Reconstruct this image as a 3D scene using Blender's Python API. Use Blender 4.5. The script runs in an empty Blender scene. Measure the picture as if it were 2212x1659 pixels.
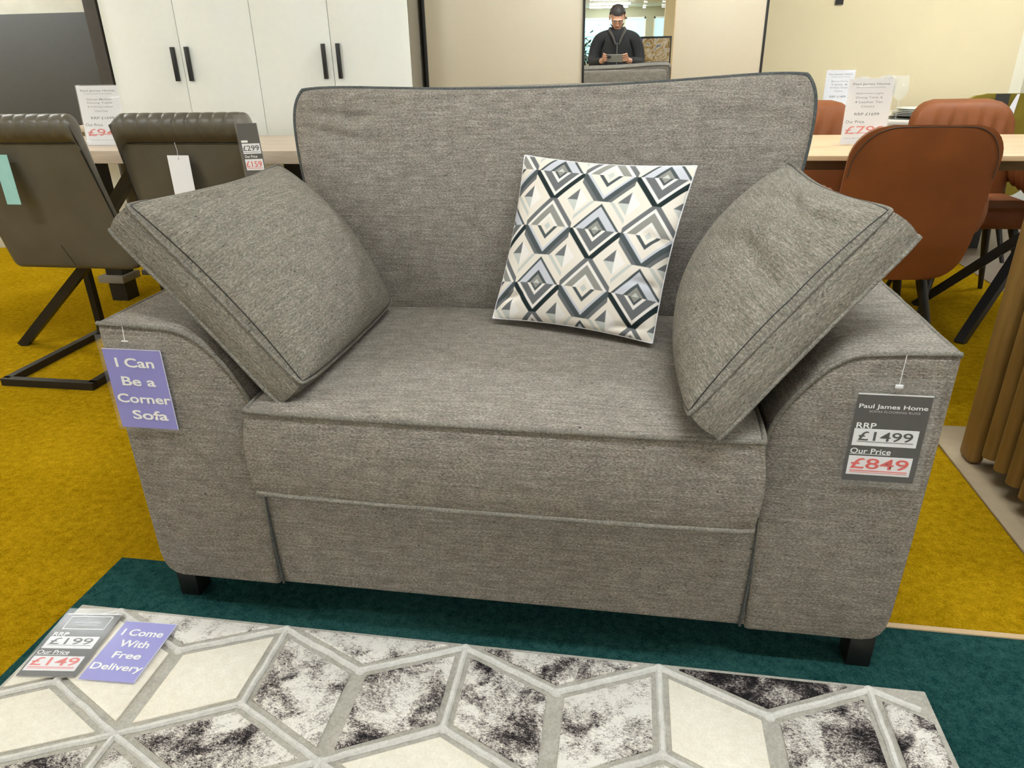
import bpy, bmesh, math, random
import numpy as np
from mathutils import Vector, Matrix, Quaternion

random.seed(7)
SC = bpy.context.scene
COL = SC.collection

# ------------------------------------------------------------------ camera, light, exposure
CAM = Vector((0.97158, -1.12935, 1.1040))
FWD = Vector((-0.147362, 0.898760, -0.412935)).normalized()
RGT = Vector((0.987928, 0.153917, -0.017555)).normalized()
UPV = Vector((-0.047780, 0.410537, 0.910591)).normalized()
cd = bpy.data.cameras.new('camera')
cam = bpy.data.objects.new('camera', cd)
COL.objects.link(cam)
cam.matrix_world = Matrix(((RGT.x, UPV.x, -FWD.x, CAM.x), (RGT.y, UPV.y, -FWD.y, CAM.y),
                           (RGT.z, UPV.z, -FWD.z, CAM.z), (0, 0, 0, 1)))
cd.sensor_fit = 'HORIZONTAL'
cd.sensor_width = 36.0
cd.lens = 1547.55 / 2212 * 36.0
cd.clip_start = 0.1
cd.clip_end = 100
SC.camera = cam

vs = SC.view_settings
vs.view_transform = 'Standard'
vs.look = 'None'
vs.gamma = 1.0
vs.use_curve_mapping = False
vs.exposure = 0.66

TUBE_POWER = 58.0        # emission of the ceiling tubes
WINDOW_POWER = 0.62       # daylight at the shop windows
CEIL = 2.6

wd = bpy.data.worlds.new('world')
SC.world = wd
wd.use_nodes = True
wd.node_tree.nodes['Background'].inputs[0].default_value = (0.9, 0.95, 1.0, 1)
wd.node_tree.nodes['Background'].inputs[1].default_value = 0.10


# ------------------------------------------------------------------ helpers: materials
def srgb(r, g, b):
    def f(c):
        c /= 255.0
        return c / 12.92 if c <= 0.04045 else ((c + 0.055) / 1.055) ** 2.4
    return (f(r), f(g), f(b), 1.0)


class NT:
    def __init__(self, name):
        self.m = bpy.data.materials.new(name)
        self.m.use_nodes = True
        self.t = self.m.node_tree
        self.b = self.t.nodes['Principled BSDF']

    def n(self, kind, **kw):
        nd = self.t.nodes.new(kind)
        for k, v in kw.items():
            setattr(nd, k, v)
        return nd

    def l(self, a, b):
        self.t.links.new(a, b)

    def coord(self, which='UV', scale=(1, 1, 1), rot=(0, 0, 0)):
        tc = self.n('ShaderNodeTexCoord')
        mp = self.n('ShaderNodeMapping')
        mp.inputs['Scale'].default_value = scale
        mp.inputs['Rotation'].default_value = rot
        self.l(tc.outputs[which], mp.inputs['Vector'])
        return mp.outputs[0]

    def noise(self, vec, scale, detail=3, rough=0.55, dist=0.0):
        nd = self.n('ShaderNodeTexNoise')
        nd.inputs['Scale'].default_value = scale
        nd.inputs['Detail'].default_value = detail
        nd.inputs['Roughness'].default_value = rough
        nd.inputs['Distortion'].default_value = dist
        self.l(vec, nd.inputs['Vector'])
        return nd.outputs['Fac']

    def ramp(self, fac, stops):
        r = self.n('ShaderNodeValToRGB')
        el = r.color_ramp.elements
        el[0].position, el[0].color = stops[0]
        el[1].position, el[1].color = stops[-1]
        for p, c in stops[1:-1]:
            e = el.new(p)
            e.color = c
        self.l(fac, r.inputs[0])
        return r.outputs[0]

    def mix(self, fac, a, b, mode='MIX'):
        mx = self.n('ShaderNodeMix', data_type='RGBA', blend_type=mode)
        for sock, v in ((mx.inputs[0], fac), (mx.inputs[6], a), (mx.inputs[7], b)):
            if isinstance(v, (int, float)):
                sock.default_value = v
            elif isinstance(v, tuple):
                sock.default_value = v
            else:
                self.l(v, sock)
        return mx.outputs[2]

    def math(self, op, a, b=0.0):
        m = self.n('ShaderNodeMath', operation=op)
        for sock, v in ((m.inputs[0], a), (m.inputs[1], b)):
            if isinstance(v, (int, float)):
                sock.default_value = v
            else:
                self.l(v, sock)
        return m.outputs[0]

    def bump(self, h, strength=0.3, dist=0.002):
        bp = self.n('ShaderNodeBump')
        bp.inputs['Strength'].default_value = strength
        bp.inputs['Distance'].default_value = dist
        self.l(h, bp.inputs['Height'])
        self.l(bp.outputs[0], self.b.inputs['Normal'])

    def set(self, color=None, rough=None, metal=None, spec=None, sheen=None):
        if color is not None:
            if isinstance(color, tuple):
                self.b.inputs['Base Color'].default_value = color
            else:
                self.l(color, self.b.inputs['Base Color'])
        if rough is not None:
            self.b.inputs['Roughness'].default_value = rough
        if metal is not None:
            self.b.inputs['Metallic'].default_value = metal
        if spec is not None:
            self.b.inputs['Specular IOR Level'].default_value = spec
        if sheen is not None:
            self.b.inputs['Sheen Weight'].default_value = sheen
        return self.m


def plain(name, col, rough=0.5, metal=0.0, spec=0.5, var=0.06, scale=30.0, bump=0.0):
    """plain painted / plastic / metal surface with a faint procedural variation"""
    k = NT(name)
    f = k.noise(k.coord('Object'), scale, 3)
    lo = tuple(c * (1 - var) for c in col[:3]) + (1,)
    hi = tuple(min(1, c * (1 + var)) for c in col[:3]) + (1,)
    k.set(k.ramp(f, [(0.3, lo), (0.7, hi)]), rough, metal, spec)
    if bump:
        k.bump(f, bump, 0.002)
    return k.m


def fabric(name, dark, mid, light, su=210, sv=430, bump=0.6):
    """chenille: faint horizontal slubs, short slanting tufts and small dark flecks"""
    k = NT(name)
    band = k.noise(k.coord('UV', (14, 170, 1)), 1.0, 3, 0.6, 0.3)
    grain = k.noise(k.coord('UV', (su, sv, 1), (0, 0, 0.45)), 1.0, 2, 0.55, 0.5)
    blot = k.noise(k.coord('UV'), 34.0, 3)
    hue = k.noise(k.coord('UV', (60, 90, 1)), 1.0, 2)
    fl = k.noise(k.coord('UV', (120, 260, 1), (0, 0, -0.15)), 1.0, 3, 0.6, 1.0)
    s = k.math('ADD', k.math('MULTIPLY', band, 0.26), k.math('ADD', k.math('MULTIPLY', grain, 0.58), k.math('MULTIPLY', blot, 0.16)))
    colr = k.ramp(s, [(0.33, dark), (0.50, mid), (0.67, light)])
    colr = k.mix(0.10, colr, k.ramp(hue, [(0.4, srgb(116, 128, 112)), (0.6, srgb(146, 126, 118))]))
    fleck = k.ramp(fl, [(0.30, (1, 1, 1, 1)), (0.36, (0, 0, 0, 1))])
    colr = k.mix(k.math('MULTIPLY', fleck, 0.8), colr, tuple(x * 0.35 for x in dark[:3]) + (1,))
    k.set(colr, 0.95, 0, 0.1)
    k.bump(k.math('SUBTRACT', k.math('ADD', k.math('MULTIPLY', grain, 0.8), k.math('MULTIPLY', band, 0.3)), k.math('MULTIPLY', fleck, 0.4)), bump, 0.003)
    return k.m


def leather(name, col, rough=0.45, cr=0.12):
    k = NT(name)
    v = k.coord('Object')
    a = k.noise(v, 6, 3)
    vo = k.n('ShaderNodeTexVoronoi')
    vo.inputs['Scale'].default_value = 420
    k.l(v, vo.inputs['Vector'])
    k.set(k.ramp(a, [(0.3, tuple(c * 0.86 for c in col[:3]) + (1,)), (0.7, tuple(c * 1.12 for c in col[:3]) + (1,))]), rough, 0, 0.3)
    k.bump(vo.outputs['Distance'], cr, 0.001)
    return k.m


def wood(name, lo, hi, axis='X', scale=1.0, rough=0.5):
    k = NT(name)
    sc = {'X': (1.6, 22, 22), 'Y': (22, 1.6, 22), 'Z': (22, 22, 1.6)}[axis]
    v = k.coord('Object', tuple(s * scale for s in sc))
    a = k.noise(v, 1.0, 5, 0.6, 0.6)
    b = k.noise(k.coord('Object', tuple(s * scale * 5 for s in sc)), 1.0, 2)
    s = k.math('ADD', k.math('MULTIPLY', a, 0.7), k.math('MULTIPLY', b, 0.3))
    k.set(k.ramp(s, [(0.32, lo), (0.68, hi)]), rough, 0, 0.35)
    k.bump(s, 0.12, 0.001)
    return k.m


def emit(name, col, strength):
    k = NT(name)
    k.b.inputs['Emission Color'].default_value = col
    k.b.inputs['Emission Strength'].default_value = strength
    k.set(col, 0.4)
    return k.m


def clear(name, rough=0.05, alpha=0.12, tint=(1, 1, 1, 1)):
    k = NT(name)
    k.set(tint, rough, 0, 0.6)
    k.b.inputs['Alpha'].default_value = alpha
    return k.m


M = {}
M['fabric'] = fabric('grey_chenille', srgb(88, 82, 78), srgb(136, 129, 121), srgb(188, 181, 170))
M['fabric_pillow'] = fabric('grey_chenille_pillow', srgb(84, 80, 74), srgb(126, 121, 111), srgb(170, 164, 152), 160, 400, 0.7)
M['piping'] = fabric('grey_piping_cloth', srgb(84, 82, 78), srgb(120, 116, 108), srgb(160, 154, 142), 300, 300, 0.3)
M['dark_piping'] = fabric('slate_piping_cloth', srgb(52, 58, 62), srgb(76, 82, 84), srgb(104, 106, 104), 300, 300, 0.3)
M['black'] = plain('black_paint', srgb(18, 17, 16), 0.45)
M['black_metal'] = plain('black_metal', srgb(34, 32, 30), 0.4, 0.3)
M['leather_grey'] = leather('grey_brown_leather', srgb(88, 83, 73), 0.34)
M['leather_tan'] = leather('tan_leather', srgb(128, 72, 34), 0.55)
M['oak_light'] = wood('pale_oak', srgb(196, 166, 128), srgb(222, 196, 158))
M['oak_grey'] = wood('grey_oak', srgb(186, 168, 148), srgb(214, 198, 178))
M['oak_edge_shade'] = wood('shaded_oak_edge', srgb(98, 82, 64), srgb(128, 108, 86))  # shadow under the pale oak table top put into the colour
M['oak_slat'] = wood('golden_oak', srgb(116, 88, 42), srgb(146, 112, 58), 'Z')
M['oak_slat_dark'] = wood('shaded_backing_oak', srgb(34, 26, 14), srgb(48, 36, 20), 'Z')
M['white_door'] = plain('white_lacquer', srgb(240, 242, 236), 0.35, var=0.01)
M['taupe'] = plain('taupe_board', srgb(128, 120, 106), 0.5, var=0.03)
M['beige_door'] = plain('cashmere_lacquer', srgb(206, 194, 170), 0.35, var=0.01)
M['wall_cream'] = plain('cream_wall_paint', srgb(226, 211, 174), 0.85, var=0.015, scale=4)
M['wall_white'] = plain('off_white_wall_paint', srgb(236, 230, 208), 0.85, var=0.015, scale=4)
M['wall_stone'] = plain('mottled_stone_paper', srgb(200, 194, 176), 0.8, var=0.12, scale=5)
M['grey_panel'] = plain('matt_grey_board', srgb(78, 77, 75), 0.6, var=0.03)
M['dark_post'] = plain('dark_brown_board', srgb(64, 58, 52), 0.5, var=0.08)
M['ceiling'] = plain('ceiling_tile', srgb(232, 230, 220), 0.9, var=0.03, scale=3)
M['grey_floor'] = plain('grey_vinyl', srgb(136, 122, 108), 0.5, var=0.08)
M['beige_board'] = plain('beige_board', srgb(158, 140, 112), 0.7, var=0.06)
M['paper'] = plain('white_paper', srgb(240, 240, 244), 0.5, var=0.01)
M['card_black'] = plain('black_card', srgb(48, 45, 42), 0.55, var=0.03)
M['card_blue'] = plain('periwinkle_card', srgb(138, 136, 218), 0.5, var=0.02)
M['card_teal'] = plain('pale_teal_card', srgb(150, 200, 196), 0.6, var=0.03)
M['ink_white'] = plain('white_print', srgb(255, 255, 255), 0.5, var=0.0)
M['ink_black'] = plain('black_print', srgb(40, 44, 44), 0.5, var=0.0)
M['ink_grey'] = plain('grey_print', srgb(120, 120, 120), 0.5, var=0.0)
M['ink_silver'] = plain('silver_print', srgb(190, 188, 186), 0.5, var=0.0)
M['ink_red'] = plain('red_print', srgb(226, 84, 78), 0.5, var=0.0)
M['sleeve'] = clear('clear_plastic', 0.12, 0.05)
M['sleeve_shiny'] = clear('shiny_clear_plastic', 0.12, 0.09)
M['acrylic'] = clear('clear_acrylic', 0.05, 0.14)
M['glass'] = clear('drinking_glass', 0.02, 0.13, (0.97, 0.99, 0.96, 1))
M['marble'] = plain('white_marble', srgb(226, 220, 208), 0.25, var=0.08, scale=7)
M['porcelain'] = plain('white_porcelain', srgb(222, 222, 212), 0.25, var=0.02)
M['slate'] = plain('dark_placemat', srgb(70, 70, 62), 0.6)
M['green_velvet'] = plain('olive_velvet', srgb(150, 134, 44), 0.85, var=0.12, scale=12)
M['grey_sofa'] = plain('grey_upholstery', srgb(118, 116, 112), 0.95, var=0.1, scale=60)
M['skin'] = plain('skin', srgb(214, 160, 132), 0.5, var=0.05, scale=20)
M['hair'] = plain('dark_hair', srgb(46, 38, 36), 0.6, var=0.2, scale=80)
M['jacket'] = plain('black_jacket_cloth', srgb(34, 33, 34), 0.8, var=0.15, scale=40)
M['scarf'] = plain('charcoal_lining', srgb(74, 68, 64), 0.85, var=0.12, scale=40)
M['trousers'] = plain('dark_trousers_cloth', srgb(38, 40, 48), 0.85, var=0.12, scale=40)
M['phone'] = plain('grey_phone_glass', srgb(150, 148, 142), 0.25, var=0.02)
M['leaf'] = plain('plant_leaf', srgb(62, 84, 44), 0.6, var=0.25, scale=14)
M['pot'] = plain('pot_clay', srgb(150, 140, 126), 0.7)
M['tube'] = emit('fluorescent_tube', (0.94, 1.0, 1.03, 1), TUBE_POWER)
M['spot'] = emit('spot_lamp', (1.0, 0.96, 0.88, 1), 40.0)
M['daylight'] = emit('daylit_pane', (0.42, 0.92, 1.0, 1), WINDOW_POWER)

# mirror
k = NT('mirror_silver')
M['mirror'] = k.set((0.93, 0.95, 0.94, 1), 0.0, 1.0)

# carpets
def carpet(name, lo, hi, sc, bump=0.6, blotch=3.0):
    k = NT(name)
    v = k.coord('Object')
    a = k.noise(v, sc, 4, 0.7)
    b = k.noise(v, blotch, 3, 0.6)
    c = k.noise(v, sc * 0.22, 3, 0.6)
    s = k.math('ADD', k.math('MULTIPLY', a, 0.5), k.math('ADD', k.math('MULTIPLY', b, 0.18), k.math('MULTIPLY', c, 0.32)))
    k.set(k.ramp(s, [(0.38, lo), (0.62, hi)]), 1.0, 0, 0.0)
    k.bump(k.math('ADD', a, c), bump, 0.004)
    return k.m
M['carpet'] = carpet('mustard_carpet_pile', srgb(124, 94, 0), srgb(190, 152, 26), 210, 0.9)
M['teal'] = carpet('teal_carpet_pile', srgb(16, 52, 52), srgb(52, 92, 88), 260, 0.9)
M['rug_cream'] = carpet('cream_short_pile', srgb(234, 226, 208), srgb(250, 245, 232), 240, 0.3, 6)
M['rug_band'] = carpet('grey_rug_band', srgb(168, 164, 152), srgb(204, 200, 190), 200, 0.6, 20)
M['rug_ridge'] = carpet('pale_rug_ridge', srgb(210, 208, 202), srgb(236, 234, 228), 200, 0.6, 20)

k = NT('mottled_hide_pile')
v = k.coord('Object')
at = k.n('ShaderNodeAttribute', attribute_name='dark')
big = k.noise(v, 13, 4, 0.65, 0.5)
fin = k.noise(k.coord('Object', (190, 320, 190), (0, 0, 0.5)), 1.0, 4, 0.7, 1.2)
s = k.math('ADD', k.math('MULTIPLY', big, 0.95), k.math('MULTIPLY', fin, 0.75))
s = k.math('SUBTRACT', s, k.math('MULTIPLY', at.outputs['Fac'], 0.36))
colr = k.ramp(s, [(0.47, srgb(30, 28, 30)), (0.56, srgb(92, 84, 84)), (0.64, srgb(190, 182, 174)), (0.74, srgb(246, 242, 234))])
k.set(colr, 0.9, 0, 0.1)
k.bump(fin, 0.6, 0.003)
M['rug_mottled'] = k.m

k = NT('geometric_print')
at = k.n('ShaderNodeAttribute', attribute_name='print')
f = k.noise(k.coord('UV', (700, 700, 1)), 1.0, 2)
k.set(k.mix(0.12, at.outputs['Color'], k.ramp(f, [(0.3, (0.5, 0.5, 0.5, 1)), (0.7, (1, 1, 1, 1))]), 'MULTIPLY'), 0.85, 0, 0.2)
k.bump(f, 0.15, 0.001)
M['print'] = k.m


# ------------------------------------------------------------------ helpers: objects
def tag(o, label, cat, group=None, kind=None):
    if label:
        o['label'] = label
    if cat:
        o['category'] = cat
    if group:
        o['group'] = group
    if kind:
        o['kind'] = kind
    return o


def thing(name, label, cat, loc=(0, 0, 0), rot=(0, 0, 0), group=None):
    o = bpy.data.objects.new(name, None)
    o.empty_display_size = 0.05
    COL.objects.link(o)
    o.location = loc
    o.rotation_euler = rot
    return tag(o, label, cat, group)


def link_mesh(name, me, mat, parent=None):
    o = bpy.data.objects.new(name, me)
    COL.objects.link(o)
    if parent is not None:
        o.parent = parent
    if mat is not None and len(me.materials) == 0:
        for m in (mat if isinstance(mat, (list, tuple)) else [mat]):
            me.materials.append(m)
    return o


def box_uv(me):
    uv = me.uv_layers.new(name='UVMap') if not me.uv_layers else me.uv_layers[0]
    co = me.vertices
    for p in me.polygons:
        n = p.normal
        ax = max(range(3), key=lambda i: abs(n[i]))
        for li in p.loop_indices:
            c = co[me.loops[li].vertex_index].co
            uv.data[li].uv = ((c.y, c.z) if ax == 0 else (c.x, c.z) if ax == 1 else (c.x, c.y))


def finish(bm, name, mat, parent=None, smooth=True, angle=40, uv=True):
    me = bpy.data.meshes.new(name)
    bm.normal_update()
    bm.to_mesh(me)
    bm.free()
    if smooth:
        for p in me.polygons:
            p.use_smooth = True
        me.set_sharp_from_angle(angle=math.radians(angle))
    if uv:
        box_uv(me)
    return link_mesh(name, me, mat, parent)


def bbox(bm, lo, hi, bev=0.0, seg=2, mat=None, rot=None):
    """box from lo to hi, optionally bevelled, turned by matrix mat"""
    r = bmesh.ops.create_cube(bm, size=1.0)
    vsn = r['verts']
    c = [(a + b) / 2 for a, b in zip(lo, hi)]
    d = [abs(b - a) for a, b in zip(lo, hi)]
    for v in vsn:
        v.co = Vector((v.co.x * d[0] + c[0], v.co.y * d[1] + c[1], v.co.z * d[2] + c[2]))
    if bev:
        ed = list({e for v in vsn for e in v.link_edges})
        rr = bmesh.ops.bevel(bm, geom=ed, offset=bev, segments=seg, profile=0.5, affect='EDGES')
        vsn = list({v for f in rr['faces'] for v in f.verts} | {v for v in vsn if v.is_valid})
    if mat is not None:
        for v in vsn:
            v.co = mat @ v.co
    return vsn


def box(name, lo, hi, mat, parent=None, bev=0.002, seg=2):
    bm = bmesh.new()
    bbox(bm, lo, hi, min(bev, 0.45 * min(abs(b - a) for a, b in zip(lo, hi))), seg)
    return finish(bm, name, mat, parent)


def beam(bm, a, b, w, h, taper=1.0, side=None):
    """rectangular bar from a to b; taper scales the far end"""
    a, b = Vector(a), Vector(b)
    d = (b - a).normalized()
    ref = Vector(side) if side else (Vector((0, 0, 1)) if abs(d.z) < 0.9 else Vector((1, 0, 0)))
    x = d.cross(ref).normalized()
    y = x.cross(d).normalized()
    vv = []
    for p, s in ((a, 1.0), (b, taper)):
        for i, j in ((-1, -1), (1, -1), (1, 1), (-1, 1)):
            vv.append(bm.verts.new(p + x * (i * w / 2 * s) + y * (j * h / 2 * s)))
    for f in ((3, 2, 1, 0), (4, 5, 6, 7), (0, 1, 5, 4), (1, 2, 6, 5), (2, 3, 7, 6), (3, 0, 4, 7)):
        bm.faces.new([vv[i] for i in f])


def tube_mesh(bm, pts, r, closed=False, n=7, radii=None):
    pts = [Vector(p) for p in pts]
    L = len(pts)
    rings = []
    prev = None
    for i, p in enumerate(pts):
        if closed:
            t = pts[(i + 1) % L] - pts[i - 1]
        else:
            t = pts[min(i + 1, L - 1)] - pts[max(i - 1, 0)]
        t = t.normalized() if t.length > 1e-9 else Vector((0, 0, 1))
        if prev is None:
            ref = Vector((0, 0, 1)) if abs(t.z) < 0.9 else Vector((1, 0, 0))
            x = t.cross(ref).normalized()
        else:
            x = (prev - t * prev.dot(t)).normalized()
        prev = x
        y = t.cross(x)
        rr = radii[i] if radii else r
        rings.append([bm.verts.new(p + (x * math.cos(2 * math.pi * q / n) + y * math.sin(2 * math.pi * q / n)) * rr) for q in range(n)])
    for i in range(L if closed else L - 1):
        a, b = rings[i], rings[(i + 1) % L]
        for q in range(n):
            bm.faces.new((a[q], a[(q + 1) % n], b[(q + 1) % n], b[q]))
    if not closed:
        bm.faces.new(list(reversed(rings[0])))
        bm.faces.new(rings[-1])


def tube(name, pts, r, mat, parent=None, closed=False, n=7, radii=None):
    bm = bmesh.new()
    tube_mesh(bm, pts, r, closed, n, radii)
    bmesh.ops.recalc_face_normals(bm, faces=bm.faces)
    return finish(bm, name, mat, parent, angle=60)


def lathe(bm, prof, c=(0, 0, 0), n=28):
    rings = []
    for r, z in prof:
        rings.append([bm.verts.new((c[0] + r * math.cos(2 * math.pi * q / n), c[1] + r * math.sin(2 * math.pi * q / n), c[2] + z)) for q in range(n)])
    for a, b in zip(rings, rings[1:]):
        for q in range(n):
            bm.faces.new((a[q], a[(q + 1) % n], b[(q + 1) % n], b[q]))
    bm.faces.new(list(reversed(rings[0])))
    bm.faces.new(rings[-1])


def copy_tree(o, parent=None):
    kids = list(o.children)
    c = o.copy()
    COL.objects.link(c)
    c.parent = parent
    for ch in kids:
        copy_tree(ch, c)
    return c


# ------------------------------------------------------------------ lettering (built-in font, turned to mesh)
def lettering(parent, text, x, y, w, h, mat, bold=0.0, z=0.0012, name='lettering', shear=0.0):
    """text fitted into a box w x h whose centre is (x, y) in the parent's card plane"""
    cu = bpy.data.curves.new('lettering', 'FONT')
    cu.body = text
    cu.size = 1.0
    cu.offset = bold
    cu.shear = shear
    cu.resolution_u = 4
    cu.fill_mode = 'FRONT'
    o = bpy.data.objects.new('lettering', cu)
    COL.objects.link(o)
    bpy.context.view_layer.update()
    dg = bpy.context.evaluated_depsgraph_get()
    me = bpy.data.meshes.new_from_object(o.evaluated_get(dg))
    bpy.data.objects.remove(o)
    n = len(me.vertices)
    co = np.empty(n * 3)
    me.vertices.foreach_get('co', co)
    co = co.reshape(-1, 3)
    lo, hi = co.min(0), co.max(0)
    sx, sy = w / (hi[0] - lo[0]), h / (hi[1] - lo[1])
    co[:, 0] = (co[:, 0] - (lo[0] + hi[0]) / 2) * sx + x
    co[:, 1] = (co[:, 1] - (lo[1] + hi[1]) / 2) * sy + y
    co[:, 2] = z
    me.vertices.foreach_set('co', co.ravel())
    me.update()
    me.materials.clear()
    me.name = name
    return link_mesh(name, me, mat, parent)


def card(name, x0, y0, x1, y1, mat, parent, z0=-0.0004, z1=0.0004):
    return box(name, (x0, y0, z0), (x1, y1, z1), mat, parent, bev=0.0002, seg=1)


# ------------------------------------------------------------------ upholstered cushions
def pillow_mesh(name, c00, c10, c11, c01, gusset, bf, bb, N=56, pinch=(0.0, 0.0), rnd=0.02, e=0.42, wrinkle=None, size=None, rows=3, gb=0.0):
    c = [np.array(p, float) for p in (c00, c10, c11, c01)]
    du = (c[1] - c[0]) + (c[2] - c[3])
    dv = (c[3] - c[0]) + (c[2] - c[1])
    nrm = np.cross(du, dv)
    nrm /= np.linalg.norm(nrm)
    kk = np.linspace(-1, 1, N)
    g = 0.45 * kk + 0.55 * np.sin(kk * math.pi / 2)
    S, T = np.meshgrid(g, g, indexing='ij')
    s2 = S * (1 - pinch[0] * (1 - T ** 2)) * (1 - rnd * np.abs(T) ** 9)
    pt = np.where(T > 0, pinch[1], pinch[-1])
    t2 = T * (1 - pt * (1 - S ** 2)) * (1 - rnd * np.abs(S) ** 9)
    a, b = (s2 + 1) / 2, (t2 + 1) / 2
    P = ((1 - a) * (1 - b))[..., None] * c[0] + (a * (1 - b))[..., None] * c[1] + (a * b)[..., None] * c[2] + ((1 - a) * b)[..., None] * c[3]
    h = np.clip((1 - S ** 2) * (1 - T ** 2), 0, 1) ** e
    w = wrinkle(S, T) if wrinkle else np.zeros_like(S)
    edge = np.clip((1 - S ** 2) * (1 - T ** 2) * 6, 0, 1)
    F = P + nrm * (bf * h + w * edge)[..., None]
    B = P - nrm * (gusset + bb * h)[..., None]
    verts = list(map(tuple, F.reshape(-1, 3))) + list(map(tuple, B.reshape(-1, 3)))
    idx = lambda i, j: i * N + j
    off = N * N
    faces = []
    for i in range(N - 1):
        for j in range(N - 1):
            faces.append((idx(i, j), idx(i + 1, j), idx(i + 1, j + 1), idx(i, j + 1)))
    nf = len(faces)
    for i in range(N - 1):
        for j in range(N - 1):
            faces.append((off + idx(i, j), off + idx(i, j + 1), off + idx(i + 1, j + 1), off + idx(i + 1, j)))
    loop = [(i, 0) for i in range(N - 1)] + [(N - 1, j) for j in range(N - 1)] + [(i, N - 1) for i in range(N - 1, 0, -1)] + [(0, j) for j in range(N - 1, 0, -1)]
    L = len(loop)
    ctr = P.mean((0, 1))
    prev = [idx(*q) for q in loop]
    strip0 = len(faces)
    for r in range(1, rows + 1):
        if r < rows:
            cur = []
            k = r / rows
            for q in loop:
                p = F[q] * (1 - k) + B[q] * k
                d = P[q] - ctr
                d /= np.linalg.norm(d)
                p = p + d * gb * math.sin(math.pi * k)
                cur.append(len(verts))
                verts.append(tuple(p))
        else:
            cur = [off + idx(*q) for q in loop]
        for m in range(L):
            faces.append((prev[m], cur[m], cur[(m + 1) % L], prev[(m + 1) % L]))
        prev = cur
    me = bpy.data.meshes.new(name)
    me.from_pydata(verts, [], faces)
    lu = np.linalg.norm(du) / 2
    lv = np.linalg.norm(dv) / 2
    uv = me.uv_layers.new(name='UVMap')
    au = np.zeros((N, N))
    av = np.zeros((N, N))
    au[1:] = np.cumsum(np.linalg.norm(F[1:] - F[:-1], axis=2), 0)
    av[:, 1:] = np.cumsum(np.linalg.norm(F[:, 1:] - F[:, :-1], axis=2), 1)
    au -= au[N // 2:N // 2 + 1]
    av -= av[:, N // 2:N // 2 + 1]
    st = np.stack([au.ravel(), av.ravel()], 1)
    # gusset: u runs along the loop, v across
    cum = 0.0
    along = [0.0]
    for m in range(1, L + 1):
        cum += float(np.linalg.norm(P[loop[m % L]] - P[loop[m - 1]]))
        along.append(cum)
    vi = np.empty(len(me.loops), int)
    me.loops.foreach_get('vertex_index', vi)
    uvs = np.zeros((len(me.loops), 2))
    nl = strip0 * 4
    uvs[:nl] = st[vi[:nl] % off]
    q = nl
    for r in range(rows):
        for m in range(L):
            uvs[q] = (along[m], r * gusset / rows)
            uvs[q + 1] = (along[m], (r + 1) * gusset / rows)
            uvs[q + 2] = (along[m + 1], (r + 1) * gusset / rows)
            uvs[q + 3] = (along[m + 1], r * gusset / rows)
            q += 4
    uv.data.foreach_set('uv', uvs.ravel())
    for p in me.polygons:
        p.use_smooth = True
    me.set_sharp_from_angle(angle=math.radians(55))
    floop = [tuple(F[q]) for q in loop]
    bloop = [tuple(B[q]) for q in loop]
    q = 1
    ring = [(i, q) for i in range(q, N - q)] + [(N - 1 - q, j) for j in range(q, N - q)] + [(i, N - 1 - q) for i in range(N - 1 - q, q, -1)] + [(q, j) for j in range(N - 1 - q, q, -1)]
    me['seam'] = [float(c) for r_ in ring for c in (F[r_] + nrm * 0.0002)]
    return me, floop, bloop, (S, T, N)


def waves(seed, amp, n=7, fmax=9, direction=None):
    rg = np.random.RandomState(seed)
    ks = [(rg.uniform(-fmax, fmax), rg.uniform(-fmax, fmax), rg.uniform(0, 6.28), rg.uniform(0.3, 1)) for _ in range(n)]
    return lambda S, T: amp * sum(a * np.sin(x * S + y * T + p) for x, y, p, a in ks) / n * 2


def crease(cx, cy, ang, length, width, depth):
    """one soft fold line in cushion coordinates"""
    ca, sa = math.cos(ang), math.sin(ang)

    def f(S, T):
        u = (S - cx) * ca + (T - cy) * sa
        v = -(S - cx) * sa + (T - cy) * ca
        v = v + 0.06 * np.sin(u * 7)
        return -depth * np.exp(-(v / width) ** 2) * np.exp(-(u / length) ** 2)
    return f


def add_w(*fs):
    return lambda S, T: sum(f(S, T) for f in fs)


# ================================================================== SETTING
def struct(name, lo, hi, mat, bev=0.0):
    o = box(name, lo, hi, mat, None, bev=bev or 0.001, seg=1)
    o['kind'] = 'structure'
    return o

X0, X1, YB, YF = -7.5, 6.5, -20.0, 4.8
struct('floor', (X0, YB, -0.05), (X1, YF, 0.0), M['carpet'])
struct('ceiling', (X0, YB, CEIL), (X1, YF, CEIL + 0.1), M['ceiling'])
struct('wall_left', (X0 - 0.1, YB, 0), (X0, YF, CEIL), M['wall_white'])
struct('wall_right', (X1, YB, 0), (X1 + 0.1, YF, CEIL), M['wall_white'])

# far wall frame: wall direction t, normal n (1.8 degrees off the sofa)
WA = math.radians(1.797)
WT = Vector((math.cos(WA), math.sin(WA), 0))
WN = Vector((-math.sin(WA), math.cos(WA), 0))
WO = Vector((CAM.x, CAM.y, 0))


def wl(s, d, z):
    """point s along the wall and d in front of the phone"""
    return WO + WT * s + WN * d + Vector((0, 0, z))


def wall_struct(name, s0, s1, d0, d1, z0, z1, mat):
    bm = bmesh.new()
    bbox(bm, (s0, d0, z0), (s1, d1, z1))
    o = finish(bm, name, mat, None, smooth=False)
    o.location = WO
    o.rotation_euler = (0, 0, WA)
    o['kind'] = 'structure'
    return o

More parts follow.
